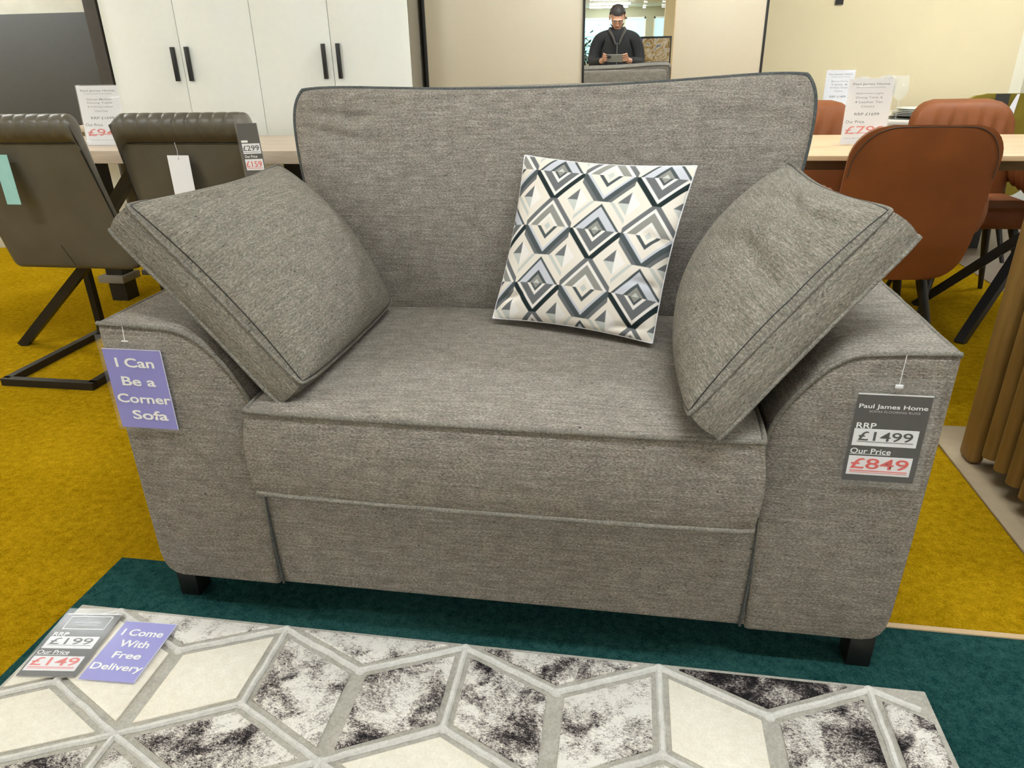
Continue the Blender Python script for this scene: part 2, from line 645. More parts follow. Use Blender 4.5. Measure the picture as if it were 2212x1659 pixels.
wall_struct('wall_back', -1.2, 2.59, 5.4, 5.5, 0, CEIL, M['wall_cream'])
wall_struct('wall_alcove', 2.59, 5.6, 6.2, 6.3, 0, CEIL, M['wall_white'])
wall_struct('wall_return', 2.59, 2.66, 5.4, 6.3, 0, CEIL, M['wall_white'])
wall_struct('wall_stone', -8.0, -1.2, 4.35, 4.45, 0, CEIL, M['wall_stone'])
wall_struct('baseboard_alcove', 2.0, 5.6, 6.17, 6.2, 0, 0.12, M['white_door'])
wall_struct('baseboard_back', -1.0, 2.59, 5.38, 5.4, 0, 0.12, M['white_door'])
o = struct('trim_1', (2.85, -3.0, 0.0), (6.4, YF - 0.3, 0.004), M['grey_floor'])

# shop front behind the photographer (partly seen in the mirror): wall with daylit windows
wins = [(-6.6, -4.4), (-3.9, -1.6), (-1.1, 1.75), (2.05, 2.72), (2.98, 3.36), (4.0, 6.0)]  # windows beyond the mirror's view are unseen, added for lighting
zs0, zs1 = 0.9, 2.3
bm = bmesh.new()
edges_x = [X0] + [v for w in wins for v in w] + [X1]
for i in range(0, len(edges_x), 2):
    bbox(bm, (edges_x[i], YB - 0.1, 0), (edges_x[i + 1], YB, CEIL))
for a, b in wins:
    bbox(bm, (a, YB - 0.1, 0), (b, YB, zs0))
    bbox(bm, (a, YB - 0.1, zs1), (b, YB, CEIL))
o = finish(bm, 'wall_front', plain('shop_front_paint', srgb(176, 176, 150), 0.85, var=0.02), None, smooth=False)
o['kind'] = 'structure'
for i, (a, b) in enumerate(wins):
    w = thing('window_%d' % (i + 1), None, None, ((a + b) / 2, YB, zs0))
    w['kind'] = 'structure'
    hw, hh = (b - a) / 2, zs1 - zs0
    bm = bmesh.new()
    for lo, hi in (((-hw, -0.06, 0), (hw, 0.0, 0.05)), ((-hw, -0.06, hh - 0.05), (hw, 0.0, hh)), ((-hw, -0.06, 0), (-hw + 0.05, 0, hh)), ((hw - 0.05, -0.06, 0), (hw, 0, hh))):
        bbox(bm, lo, hi)
    if hw > 0.5:
        bbox(bm, (-0.025, -0.06, 0), (0.025, 0, hh))
        bbox(bm, (-hw, -0.06, 0.86), (hw, 0, 0.90))
    finish(bm, 'window_frame', M['white_door'], w, smooth=False)
    box('pane', (-hw, -0.09, 0), (hw, -0.07, hh), M['daylight'], w)

# ================================================================== CARPETS AND RUG
bm = bmesh.new()
bbox(bm, (-0.215, -3.4, 0.0), (1.92, 0.132, 0.005))
t = thing('teal_carpet', 'teal carpet piece under the grey sofa on the mustard floor', 'carpet', (0, 0, 0))
finish(bm, 'carpet_pile', M['teal'], t, smooth=False)
bm = bmesh.new()
bbox(bm, (1.40, 0.132, 0.0), (1.92, 0.145, 0.008))
finish(bm, 'edge_strip', M['oak_light'], t, smooth=False)['label'] = 'tan edging strip along the back edge'


def build_rug():
    t = thing('rug', 'cream and grey rug with diamond cube pattern in front of sofa', 'rug', (0, 0, 0))
    xa, xb, ya, yb = -0.19, 1.566, -1.25, -0.040
    zt = 0.012

    def clip(poly):
        def cut(pl, f, inter):
            out = []
            for i in range(len(pl)):
                p, q = pl[i - 1], pl[i]
                if f(q):
                    if not f(p):
                        out.append(inter(p, q))
                    out.append(q)
                elif f(p):
                    out.append(inter(p, q))
            return out
        m = 0.012

        def ix(v):
            return lambda p, q: (v, p[1] + (q[1] - p[1]) * (v - p[0]) / (q[0] - p[0]))

        def iy(v):
            return lambda p, q: (p[0] + (q[0] - p[0]) * (v - p[1]) / (q[1] - p[1]), v)
        for f, g in ((lambda p: p[0] > xa + m, ix(xa + m)), (lambda p: p[0] < xb - m, ix(xb - m)), (lambda p: p[1] > ya + m, iy(ya + m)), (lambda p: p[1] < yb - m, iy(yb - m))):
            if len(poly) < 3:
                return []
            poly = cut(poly, f, g)
        return poly

    def inset(poly, d):
        n = len(poly)
        out = []
        for i in range(n):
            p0, p1, p2 = Vector(poly[i - 1]), Vector(poly[i]), Vector(poly[(i + 1) % n])
            a, b = (p1 - p0).normalized(), (p2 - p1).normalized()
            na, nb = Vector((-a.y, a.x)), Vector((-b.y, b.x))
            m = (na + nb)
            kq = max(0.35, 1 + na.dot(nb))
            out.append(p1 + m * (d / kq))
        return [(p.x, p.y) for p in out]

    def area(pl):
        return 0.5 * sum(pl[i - 1][0] * pl[i][1] - pl[i][0] * pl[i - 1][1] for i in range(len(pl)))
    hx, hy = 0.1935, 0.290
    cells = []
    ridges = set()
    for row in range(-1, 5):
        for kx in range(-2, 7):
            H = (0.302 + kx * 2 * hx - (row % 2) * hx, -0.053 - row * hy)
            Y0 = (H[0], H[1] - 0.195)
            Yr = (H[0] + hx, H[1] - 0.088)
            Yl = (H[0] - hx, H[1] - 0.088)
            Hr, Hl = (H[0] + hx, H[1] - hy), (H[0] - hx, H[1] - hy)
            H2 = (H[0] + 2 * hx, H[1])
            Yu = (H[0] + hx, H[1] + hy - 0.195)
            cells.append(((row, kx, 'R'), [H, Y0, Hr, Yr]))
            cells.append(((row, kx, 'L'), [H, Yl, Hl, Y0]))
            cells.append(((row, kx, 'H'), [H, Yr, H2, Yu]))
            for a, b in ((H, Y0), (Y0, Hr), (Y0, Hl), (H, Yr), (H, Yl)):
                ridges.add((tuple(round(c, 4) for c in a), tuple(round(c, 4) for c in b)))
    cream = {(0, 0, 'L'), (0, -1, 'R'), (0, 2, 'R'), (1, 1, 'H'), (1, -1, 'H'), (1, 3, 'H'), (0, -1, 'L')}
    dark = {(0, 1, 'R'): 0.62, (0, 1, 'L'): 0.62, (0, 0, 'R'): 0.52, (0, 2, 'L'): 0.36, (0, 3, 'L'): 0.66, (0, 3, 'R'): 0.62, (1, 0, 'H'): 0.60,
            (0, 0, 'H'): 0.34, (0, 1, 'H'): 0.58, (0, 2, 'H'): 0.92, (0, -1, 'H'): 0.45}
    bm = bmesh.new()
    bbox(bm, (xa, ya, 0.005), (xb, yb, zt), 0.003, 2)
    dl = bm.faces.layers.float.new('dark')
    rg = random.Random(3)
    for key, pl in cells:
        if area(pl) < 0:
            pl = pl[::-1]
        pl = inset(pl, 0.0165)
        pl = clip(pl)
        if len(pl) < 3 or area(pl) < 0.0008:
            continue
        iscream = key in cream or (key[0] > 1 and rg.random() < 0.4)
        b = bm
        n = len(pl)
        cx = sum(p[0] for p in pl) / n
        cy = sum(p[1] for p in pl) / n
        lo = [b.verts.new((p[0], p[1], zt - 0.001)) for p in pl]
        mid = [b.verts.new((p[0], p[1], zt + 0.003)) for p in pl]
        k2 = 0.965
        hi = [b.verts.new((cx + (p[0] - cx) * k2, cy + (p[1] - cy) * k2, zt + 0.005)) for p in pl]
        fs = [b.faces.new(hi)]
        for i in range(n):
            fs.append(b.faces.new((lo[i - 1], lo[i], mid[i], mid[i - 1])))
            fs.append(b.faces.new((mid[i - 1], mid[i], hi[i], hi[i - 1])))
        d = dark.get(key, rg.uniform(0.35, 0.7))
        for f in fs:
            f[dl] = d
            f.material_index = 1 if iscream else 2
    n0 = len(bm.faces)
    for a, b in sorted(ridges):
        pl = [a, b]
        va, vb = Vector(a), Vector(b)
        L = (vb - va).length
        n = 10
        pts = []
        for i in range(n + 1):
            p = va.lerp(vb, i / n)
            if xa + 0.008 < p.x < xb - 0.008 and ya + 0.008 < p.y < yb - 0.006:
                pts.append((p.x + rg.uniform(-0.0012, 0.0012), p.y + rg.uniform(-0.0012, 0.0012), zt + 0.0012))
        if len(pts) > 1:
            tube_mesh(bm, pts, 0.0062, False, 6)
    for q in sorted({c for e in ridges for c in e}):
        if xa + 0.012 < q[0] < xb - 0.012 and ya + 0.012 < q[1] < yb - 0.012:
            bmesh.ops.create_uvsphere(bm, u_segments=10, v_segments=6, radius=0.0105, matrix=Matrix.Translation((q[0], q[1], zt - 0.0015)))
    bm.faces.ensure_lookup_table()
    for f in bm.faces[n0:]:
        f.material_index = 3
    finish(bm, 'pile', [M['rug_band'], M['rug_cream'], M['rug_mottled'], M['rug_ridge']], t)
build_rug()


# ================================================================== SOFA
def arm_mesh(name, prof, mat, parent, y0=0.0, y1=0.95):
    """closed (x, z) outline swept from front y0 to back y1 with softened front edge"""
    n = len(prof)
    ar = 0.5 * sum(prof[i - 1][0] * prof[i][1] - prof[i][0] * prof[i - 1][1] for i in range(n))
    if ar < 0:
        prof = prof[::-1]
    P = [Vector(p) for p in prof]

    def off(d):
        out = []
        for i in range(n):
            a, b = (P[i] - P[i - 1]).normalized(), (P[(i + 1) % n] - P[i]).normalized()
            na, nb = Vector((-a.y, a.x)), Vector((-b.y, b.x))
            out.append(P[i] + (na + nb) * (d / max(0.5, 1 + na.dot(nb))))
        return out
    bm = bmesh.new()
    rings = []
    st = [(y0, 0.012), (y0 + 0.0035, 0.0045), (y0 + 0.012, 0.0)] + [(y0 + 0.012 + (y1 - y0 - 0.024) * i / 10, 0.0) for i in range(1, 11)] + [(y1, 0.012)]
    for y, d in st:
        rings.append([bm.verts.new((p.x, y, p.y)) for p in off(d)])
    for a, b in zip(rings, rings[1:]):
        for i in range(n):
            bm.faces.new((a[i - 1], b[i - 1], b[i], a[i]))
    bm.faces.new(rings[0])
    bm.faces.new(list(reversed(rings[-1])))
    bmesh.ops.recalc_face_normals(bm, faces=bm.faces)
    return finish(bm, name, mat, parent, angle=50)


def smooth_path(pts, n=6):
    """Catmull-Rom through the points"""
    P = [Vector(p) for p in pts]
    out = []
    for i in range(len(P) - 1):
        p0, p1, p2, p3 = P[max(i - 1, 0)], P[i], P[i + 1], P[min(i + 2, len(P) - 1)]
        for k in range(n):
            t = k / n
            out.append(0.5 * ((2 * p1) + (p2 - p0) * t + (2 * p0 - 5 * p1 + 4 * p2 - p3) * t * t + (3 * p1 - p0 - 3 * p2 + p3) * t ** 3))
    out.append(P[-1])
    return out


sofa = thing('sofa', 'grey chenille love seat sofa with low sloping arms on black feet', 'sofa', (0, 0, 0))
FAB, PIP = M['fabric'], M['piping']
top_l = smooth_path([(0.0, 0.668), (0.09, 0.664), (0.15, 0.660), (0.180, 0.649), (0.206, 0.632), (0.241, 0.594), (0.269, 0.548), (0.285, 0.500), (0.286, 0.43), (0.276, 0.345)], 3)
prof_l = [(0.268, 0.080), (0.045, 0.081), (0.027, 0.086), (0.013, 0.097), (0.005, 0.113), (0.0, 0.14), (-0.002, 0.30), (-0.003, 0.655)] + [tuple(p) for p in top_l]
top_r = smooth_path([(1.500, 0.672), (1.419, 0.669), (1.355, 0.664), (1.330, 0.655), (1.304, 0.637), (1.273, 0.602), (1.243, 0.556), (1.226, 0.503), (1.222, 0.43), (1.230, 0.345)], 3)
prof_r = [(1.238, 0.078), (1.452, 0.078), (1.472, 0.083), (1.486, 0.095), (1.494, 0.112), (1.498, 0.14), (1.501, 0.30), (1.503, 0.658)] + [tuple(p) for p in top_r]
arm_l = arm_mesh('arm', prof_l, FAB, sofa)
arm_r = arm_mesh('arm', prof_r, FAB, sofa)
for arm, top, sx, xin in ((arm_l, top_l, -1, 0.270), (arm_r, top_r, 1, 1.236)):
    ox = 0.004 if sx < 0 else 1.497
    pts = [(p.x, 0.004, p.y - 0.001) for p in top]
    tube('piping', pts, 0.0046, PIP, arm)
    zt_ = 0.665 if sx < 0 else 0.669
    tube('piping', [(ox + random.uniform(-.001, .001), 0.004 + 0.93 * i / 24, zt_ + random.uniform(-.001, .001)) for i in range(25)], 0.0046, PIP, arm)
    tube('piping', [(xin - sx * (0.001 + 0.007 * (i / 14) ** 3), 0.009, 0.345 - 0.262 * i / 14) for i in range(15)], 0.0030, M['dark_piping'], arm)
# base and front panel
bm = bmesh.new()
bbox(bm, (0.262, 0.014, 0.080), (1.242, 0.93, 0.326), 0.006, 3)
bmesh.ops.subdivide_edges(bm, edges=[e for e in bm.edges if e.calc_length() > 0.3], cuts=6)
finish(bm, 'front_panel', FAB, sofa)
box('underside', (0.04, 0.05, 0.066), (1.46, 0.92, 0.079), M['black'], sofa)
# back frame
bm = bmesh.new()
bbox(bm, (0.18, 0.835, 0.10), (1.335, 0.95, 1.015), 0.025, 4)
finish(bm, 'back_frame', FAB, sofa)
# legs
for x, y in ((0.008, 0.028), (1.438, 0.014), (0.008, 0.86), (1.438, 0.86)):
    bm = bmesh.new()
    bbox(bm, (x, y, 0.005), (x + 0.046, y + 0.050, 0.080), 0.003, 2)
    finish(bm, 'leg', M['black'], sofa)
# seat cushion
w1 = add_w(waves(3, 0.003, 6, 4))
me, fl, bl, _ = pillow_mesh('seat_cushion', (0.296, -0.058, 0.530), (1.216, -0.060, 0.528), (1.222, 0.64, 0.505), (0.282, 0.64, 0.505), 0.172, 0.026, 0.065, 64, (0.0, -0.012), 0.012, 0.40, w1, rows=6, gb=0.012)
sc = link_mesh('seat_cushion', me, FAB, sofa)
tube('piping', fl, 0.0052, PIP, sc, closed=True)
tube('piping', bl, 0.0056, PIP, sc, closed=True)
# back cushion
w2 = add_w(waves(5, 0.005, 7, 4), crease(-0.9, 0.78, 0.1, 0.25, 0.05, 0.014), crease(-0.86, 0.60, -0.05, 0.22, 0.06, 0.010),
           crease(0.86, 0.86, -0.5, 0.25, 0.06, 0.014), crease(0.9, 0.6, -0.2, 0.3, 0.08, 0.008), crease(0.1, 0.93, 0.0, 0.9, 0.05, 0.006))
me, fl, bl, _ = pillow_mesh('back_cushion', (0.245, 0.612, 0.505), (1.262, 0.612, 0.505), (1.386, 0.700, 1.074), (0.126, 0.700, 1.054), 0.13, 0.052, 0.0, 72, (-0.050, 0.085, 0.0), 0.045, 0.36, w2, rows=5, gb=0.016)
bc = link_mesh('back_cushion', me, FAB, sofa)
rg = random.Random(11)
tube('piping', fl, 0.0050, M['dark_piping'], bc, closed=True)
tube('piping', bl, 0.0050, PIP, bc, closed=True)


# ------------------------------------------------------------------ scatter cushions
def scatter(name, label, corners, wr, seed, gus=0.066, bf=0.112, bb=0.01, pinch=(0.03, 0.10, -0.02), e=0.54):
    me, fl, bl, _ = pillow_mesh('cover', *corners, gus, bf, bb, 76, pinch, 0.028, e, wr, rows=5, gb=0.006)
    t = thing(name, label, 'cushion', tuple(sum(c[i] for c in corners) / 4 for i in range(3)), group='large scatter cushions on the sofa')
    off = Vector(t.location)
    me.transform(Matrix.Translation(-off))
    link_mesh('cover', me, M['fabric_pillow'], t)
    sm = list(me['seam'])
    del me['seam']
    tube('seam', [Vector(sm[i:i + 3]) - off for i in range(0, len(sm), 3)], 0.0010, M['black'], t, closed=True, n=5)
    tube('piping', [Vector(p) - off for p in fl], 0.0040, M['piping'], t, closed=True)
    tube('piping', [Vector(p) - off for p in bl], 0.0040, M['piping'], t, closed=True)
    return t

# left: D front-bottom, C back-bottom, B back-top, A front-top
D_, C_, B_, A_ = (0.408, -0.030, 0.572), (0.395, 0.545, 0.548), (0.128, 0.575, 0.884), (0.076, 0.050, 0.880)
scatter('scatter_cushion', 'plump grey scatter cushion leaning on the left sofa arm', (D_, C_, B_, A_),
        add_w(waves(21, 0.004, 8, 5), crease(0.1, 0.86, 0.25, 0.5, 0.06, 0.016), crease(-0.55, 0.8, -0.3, 0.35, 0.05, 0.012), crease(-0.8, 0.2, 1.3, 0.4, 0.05, 0.008)), 1)
G_, H_, E_, F_ = (1.080, -0.090, 0.580), (1.108, 0.470, 0.556), (1.318, 0.580, 0.890), (1.388, 0.085, 0.880)
scatter('scatter_cushion', 'plump grey scatter cushion leaning on the right sofa arm, creased at its edge', (H_, G_, F_, E_),
        add_w(waves(23, 0.004, 8, 5), crease(0.70, 0.1, 0.15, 0.45, 0.10, 0.015), crease(0.35, 0.62, 0.25, 0.5, 0.08, 0.012), crease(0.1, 0.85, -0.4, 0.4, 0.05, 0.014), crease(0.8, 0.75, 0.8, 0.25, 0.07, -0.018)), 2)

# ------------------------------------------------------------------ patterned cushion
def print_colour(u, v):
    """geometric diamond print; u, v in cells"""
    cu, cv = np.floor(u), np.floor(v)
    a, b = (u - cu) * 2 - 1, (v - cv) * 2 - 1
    typ = (cu + cv) % 2            # 0 dark kind, 1 light kind
    d = (np.abs(a) + np.abs(b)) / 1.16
    low = b < 0
    C = lambda r, g, bb: np.array(srgb(r, g, bb)[:3])
    white, cream, pale = C(246, 241, 236), C(240, 232, 220), C(205, 208, 202)
    lav, grey, mid, dk, blk = C(208, 210, 218), C(150, 148, 142), C(110, 112, 114), C(78, 86, 88), C(34, 46, 48)
    out = np.zeros(u.shape + (3,))
    out[:] = cream

    def put(mask, c):
        out[mask] = c
    bands = {
        (0, True): [(1.0, blk), (0.78, white), (0.66, mid), (0.36, white), (0.24, dk), (0.15, grey)],
        (0, False): [(1.0, cream), (0.80, dk), (0.70, lav), (0.40, dk), (0.27, grey), (0.12, pale)],
        (1, True): [(1.0, dk), (0.78, lav), (0.68, cream), (0.40, dk), (0.26, cream), (0.12, pale)],
        (1, False): [(1.0, mid), (0.80, white), (0.68, grey), (0.40, white), (0.28, cream), (0.12, pale)]}
    for (ty, lo), seq in bands.items():
        base = (typ == ty) & (low == lo)
        for lim, c in seq:
            put(base & (d <= lim), c)
    # gaps at the cell corners
    gap = d > 1.0
    aa, bb_ = np.abs(a), np.abs(b)
    g = (1 - aa) + (1 - bb_)
    up = (b < 0)                   # upper half of the corner diamond lies in the cell above's bottom
    right = a < 0
    put(gap, cream)
    put(gap & up & (typ == 1) & (g > 0.66), mid)
    put(gap & ~up & (typ == 0) & (g > 0.56) & (g < 0.72), pale)
    put(gap & up & (g < 0.42) & ~right, mid)
    put(gap & up & (g < 0.42) & right, white)
    put(gap & ~up & (g < 0.42) & ~right, pale)
    put(gap & ~up & (g < 0.42) & right, white)
    return out

PN = 400
me, fl, bl, (S, T, N) = pillow_mesh('cover', (0.672, 0.435, 0.552), (1.038, 0.315, 0.550), (1.113, 0.480, 0.892), (0.732, 0.575, 0.902), 0.006, 0.052, 0.030, PN, (0.055, 0.055), 0.004, 0.52,
                                  add_w(waves(31, 0.0025, 7, 6), crease(0.9, 0.1, 0.0, 0.25, 0.05, 0.006), crease(0.9, -0.4, 0.2, 0.25, 0.05, 0.008), crease(-0.85, -0.75, 0.6, 0.2, 0.05, 0.010), crease(0.75, -0.9, 0.5, 0.3, 0.05, 0.012)), rows=2)
colr = 0.0
for du_ in (-0.375, -0.125, 0.125, 0.375):
    for dv_ in (-0.375, -0.125, 0.125, 0.375):
        colr = colr + print_colour(((S + 1) / 2 + du_ / PN) * 3.3 + 0.62, ((T + 1) / 2 + dv_ / PN) * 2.9 + 0.847) / 16
att = me.color_attributes.new('print', 'FLOAT_COLOR', 'POINT')
arr = np.ones((len(me.vertices), 4))
arr[:, :3] = srgb(236, 228, 216)[:3]
arr[:N * N, :3] = colr.reshape(-1, 3)
arr[N * N:2 * N * N, :3] = colr.reshape(-1, 3)
att.data.foreach_set('color', arr.ravel())
pc = (0.89, 0.45, 0.72)
me.transform(Matrix.Translation(-Vector(pc)))
pt = thing('patterned_cushion', 'square white cushion with black and grey diamond print against the sofa back', 'cushion', pc)
link_mesh('cover', me, M['print'], pt)
tube('seam', [Vector(p) - Vector(pc) for p in fl[::3]], 0.0018, M['paper'], pt, closed=True)


# ================================================================== TAGS
RX = math.pi / 2


def sleeve(parent, x0, y0, x1, y1, m='sleeve'):
    s = card('sleeve', x0, y0, x1, y1, M[m], parent, 0.0022, 0.0030)
    s['label'] = 'clear plastic sleeve'
    return s


def price_card(t, w, h, rrp, price, brand='Paul James Home', framed=False, strap='SOFAS FLOORING RUGS'):
    c = card('card', -w / 2, -h / 2, w / 2, h / 2, M['card_black'], t)
    edge = card('card_edge', -w / 2, h / 2 - 0.0025, w / 2, h / 2, M['paper'], c, 0.0004, 0.0008)
    if framed:
        lettering(c, 'PAUL JAMES', 0.0, h * 0.345, w * 0.46, h * 0.034, M['ink_silver'])
        card('rule', -w * 0.2, h * 0.30, w * 0.2, h * 0.306, M['ink_silver'], c, 0.0004, 0.001)
        for a, b, cc, d in ((-.38, .23, .38, .24), (-.38, .445, .38, .455), (-.38, .23, -.37, .455), (.37, .23, .38, .455)):
            card('logo_frame', a * w, b * h, cc * w, d * h, M['ink_white'], c, 0.0004, 0.001)
    else:
        lettering(c, brand, 0.0, h * 0.355, w * 0.92, h * 0.06, M['ink_white'], 0.012)
        lettering(c, strap, w * 0.03, h * 0.305, w * 0.68, h * 0.024, M['ink_silver'])
    lettering(c, 'RRP', -w * 0.31, h * 0.145, w * 0.27, h * 0.062, M['ink_white'], 0.012)
    lab = card('price_panel', -w * 0.46, -h * 0.085, w * 0.42, h * 0.108, M['paper'], c, 0.0004, 0.0012)
    lettering(lab, rrp, -w * 0.02, h * 0.028, w * 0.74, h * 0.105, M['ink_black'], 0.01, 0.0016)
    card('underline', -w * 0.40, -h * 0.040, w * 0.37, -h * 0.034, M['ink_black'], lab, 0.0012, 0.0016)
    lettering(c, 'Our Price', -w * 0.18, -h * 0.145, w * 0.56, h * 0.062, M['ink_white'], 0.01)
    card('underline', -w * 0.46, -h * 0.186, w * 0.10, -h * 0.181, M['ink_white'], c, 0.0004, 0.001)
    lab = card('price_panel', -w * 0.46, -h * 0.425, w * 0.42, -h * 0.205, M['paper'], c, 0.0004, 0.0012)
    lettering(lab, price, -w * 0.02, -h * 0.290, w * 0.80, h * 0.125, M['ink_red'], 0.012, 0.0016)
    card('underline', -w * 0.42, -h * 0.380, w * 0.38, -h * 0.370, M['ink_red'], lab, 0.0012, 0.0016)
    card('underline', -w * 0.42, -h * 0.398, w * 0.38, -h * 0.392, M['ink_red'], lab, 0.0012, 0.0016)
    return c


def blue_card(t, w, h, lines):
    c = card('card', -w / 2, -h / 2, w / 2, h / 2, M['card_blue'], t)
    card('card_edge', -w / 2, h / 2 - 0.0012, w / 2, h / 2, M['paper'], c, 0.0004, 0.0008)
    card('card_edge', w / 2 - 0.0012, -h / 2, w / 2, h / 2, M['paper'], c, 0.0004, 0.0008)
    for s, x, y, ww, hh in lines:
        lettering(c, s, x * w, y * h, ww * w, hh * h, M['ink_white'], 0.022)
    return c

t = thing('sign_tag', 'periwinkle tag reading I Can Be a Corner Sofa on left sofa arm', 'tag', (0.0645, -0.006, 0.538), (RX, 0, 0))
blue_card(t, 0.121, 0.167, [('I Can', 0.01, 0.335, 0.66, 0.115), ('Be a', 0.0, 0.105, 0.58, 0.115), ('Corner', 0.02, -0.115, 0.93, 0.115), ('Sofa', 0.06, -0.325, 0.62, 0.12)])
sl = sleeve(t, -0.066, -0.088, 0.062, 0.112)
tube('tag_pin', [(-0.005, 0.128, 0.001), (-0.005, 0.102, 0.0035)], 0.0006, M['paper'], t)
tube('tag_pin', [(-0.011, 0.101, 0.004), (0.001, 0.101, 0.004)], 0.0011, M['paper'], t)

t = thing('price_tag', 'black price tag reading 849 pounds hanging on right sofa arm', 'tag', (1.413, -0.006, 0.5205), (RX, 0, -0.0))
price_card(t, 0.114, 0.164, '£1499', '£849')
sleeve(t, -0.064, -0.092, 0.066, 0.112)
tube('tag_pin', [(0.002, 0.150, 0.002), (0.0, 0.100, 0.004)], 0.0006, M['paper'], t)
bm = bmesh.new()
bbox(bm, (-0.006, 0.094, 0.003), (0.006, 0.101, 0.006), 0.001, 2)
finish(bm, 'tag_pin', M['paper'], t)

t = thing('price_tag', 'black price tag reading 149 pounds lying on the rug corner', 'tag', (-0.119, -0.160, 0.0215), (0, 0, math.radians(6.5)))
price_card(t, 0.120, 0.172, '£199', '£149', framed=True)
sleeve(t, -0.064, -0.092, 0.064, 0.100, 'sleeve_shiny')
t = thing('sign_tag', 'periwinkle tag reading I Come With Free Delivery lying on the rug', 'tag', (0.0145, -0.161, 0.0215), (0, 0, math.radians(2.5)))
blue_card(t, 0.116, 0.158, [('I Come', 0.0, 0.30, 0.78, 0.12), ('With', 0.0, 0.105, 0.56, 0.12), ('Free', 0.03, -0.09, 0.52, 0.11), ('Delivery', 0.01, -0.30, 0.94, 0.14)])
sleeve(t, -0.062, -0.086, 0.062, 0.104, 'sleeve_shiny')


# ================================================================== LEFT TABLE AND CHAIRS
t = thing('dining_table', 'grey oak dining table with black legs behind the grey-brown chairs', 'table', (-1.1, 2.12, 0))
bm = bmesh.new()
bbox(bm, (-1.20, -0.335, 0.722), (1.18, 0.33, 0.775), 0.003, 2)
finish(bm, 'table_top', M['oak_grey'], t)
for sx in (-1, 1):
    xb = -0.50 if sx < 0 else 0.55
    bm = bmesh.new()
    beam(bm, (xb, 0, 0.0), (xb, 0, 0.722), 0.09, 0.09)
    finish(bm, 'leg', M['black'], t, smooth=False)
    bm = bmesh.new()
    beam(bm, (xb, 0, 0.42), (xb - sx * 0.28, 0, 0.722), 0.05, 0.05)
    beam(bm, (xb, 0, 0.42), (xb + sx * 0.28, 0, 0.722), 0.05, 0.05)
    finish(bm, 'brace', M['black'], t, smooth=False)
    box('foot_plate', (xb - 0.075, -0.075, 0.10), (xb + 0.065, 0.065, 0.135), M['taupe'], t)


def leather_chair():
    t = thing('dining_chair', 'x', 'chair')
    W2 = 0.250
    prof = smooth_path([(0.045, 0.385), (0.030, 0.42), (0.000, 0.60), (-0.040, 0.78), (-0.055, 0.858), (-0.064, 0.868), (-0.092, 0.900), (-0.094, 0.935), (-0.070, 0.960), (-0.035, 0.955), (-0.012, 0.925), (-0.006, 0.88), (0.02, 0.72), (0.075, 0.50), (0.100, 0.40), (0.085, 0.380)], 4)
    ctr = Vector((0.02, 0.66))
    EW = 0.042
    bm = bmesh.new()
    rings = []
    core = [-(W2 - EW) + 2 * (W2 - EW) * i / 140 for i in range(141)]
    arc = [math.sin(math.pi / 2 * i / 10) for i in range(1, 11)]
    xs_ = [-(W2 - EW) - EW * a for a in reversed(arc)] + core + [(W2 - EW) + EW * a for a in arc]
    for x in xs_:
        edge = max(0.0, (abs(x) - (W2 - EW)) / EW)
        ring = []
        for p in prof:
            y, z = p
            # pull toward the middle sheet of the back at the two ends
            my = 0.055 - 0.155 * (z - 0.38) / 0.57
            sh = 1 - 0.75 * edge ** 2
            yy = my + (y - my) * math.sqrt(max(0.0, 1 - edge ** 2)) * 0.98 + 0.0
            zz = z - 0.035 * edge ** 3 if z > 0.85 else z + 0.02 * edge ** 3 if z < 0.43 else z
            if z > 0.862:
                groove = abs(math.sin(math.pi * (x + 0.02) / 0.046)) ** 0.22
                yy -= (groove - 1) * 0.0065 * (1 - edge) * (1 if y < -0.04 else -0.3)
                zz += (groove - 1) * 0.0045 * (1 - edge)
            elif y < 0.045 and z < 0.85:
                yy += -0.006 * math.cos(x / W2 * math.pi / 2) * math.sin((z - 0.39) / 0.47 * math.pi)
            ring.append(bm.verts.new((x * (1.0 + 0.17 * max(0.0, 0.9 - z)), yy, zz)))
        rings.append(ring)
    n = len(prof)
    for a, b in zip(rings, rings[1:]):
        for i in range(n):
            bm.faces.new((a[i - 1], a[i], b[i], b[i - 1]))
    bm.faces.new(rings[0])
    bm.faces.new(list(reversed(rings[-1])))
    bmesh.ops.recalc_face_normals(bm, faces=bm.faces)
    br = finish(bm, 'backrest', M['leather_grey'], t, angle=70)
    tube('seam', [(-W2 + 0.02 + i * (2 * W2 - 0.04) / 10, -0.058, 0.862) for i in range(11)], 0.0014, M['black'], br)
    tube('seam', [(0.02, -0.0 - 0.09 * (i / 10) + 0.028, 0.40 + i * 0.018) for i in range(6)], 0.001, M['black'], br)
    bm = bmesh.new()
    bbox(bm, (-0.235, 0.06, 0.385), (0.235, 0.52, 0.485), 0.03, 4)
    finish(bm, 'seat', M['leather_grey'], t)
    bm = bmesh.new()
    s = 0.028
    beam(bm, (-0.194, -0.24, 0.015), (0.194, -0.24, 0.015), s, s)
    for sx in (-1, 1):
        beam(bm, (sx * 0.18, -0.24, 0.015), (sx * 0.18, 0.325, 0.015), s, s)
        beam(bm, (sx * 0.18, 0.31, 0.015), (sx * 0.18, 0.31, 0.39), s, s)
    beam(bm, (-0.19, 0.31, 0.375), (0.19, 0.31, 0.375), s, s)
    finish(bm, 'sled_frame', M['black_metal'], t, smooth=False)
    bm = bmesh.new()
    beam(bm, (-0.455, 0.155, 0.0), (-0.045, 0.20, 0.385), 0.036, 0.036)
    finish(bm, 'leg', M['black_metal'], t, smooth=False)
    return t

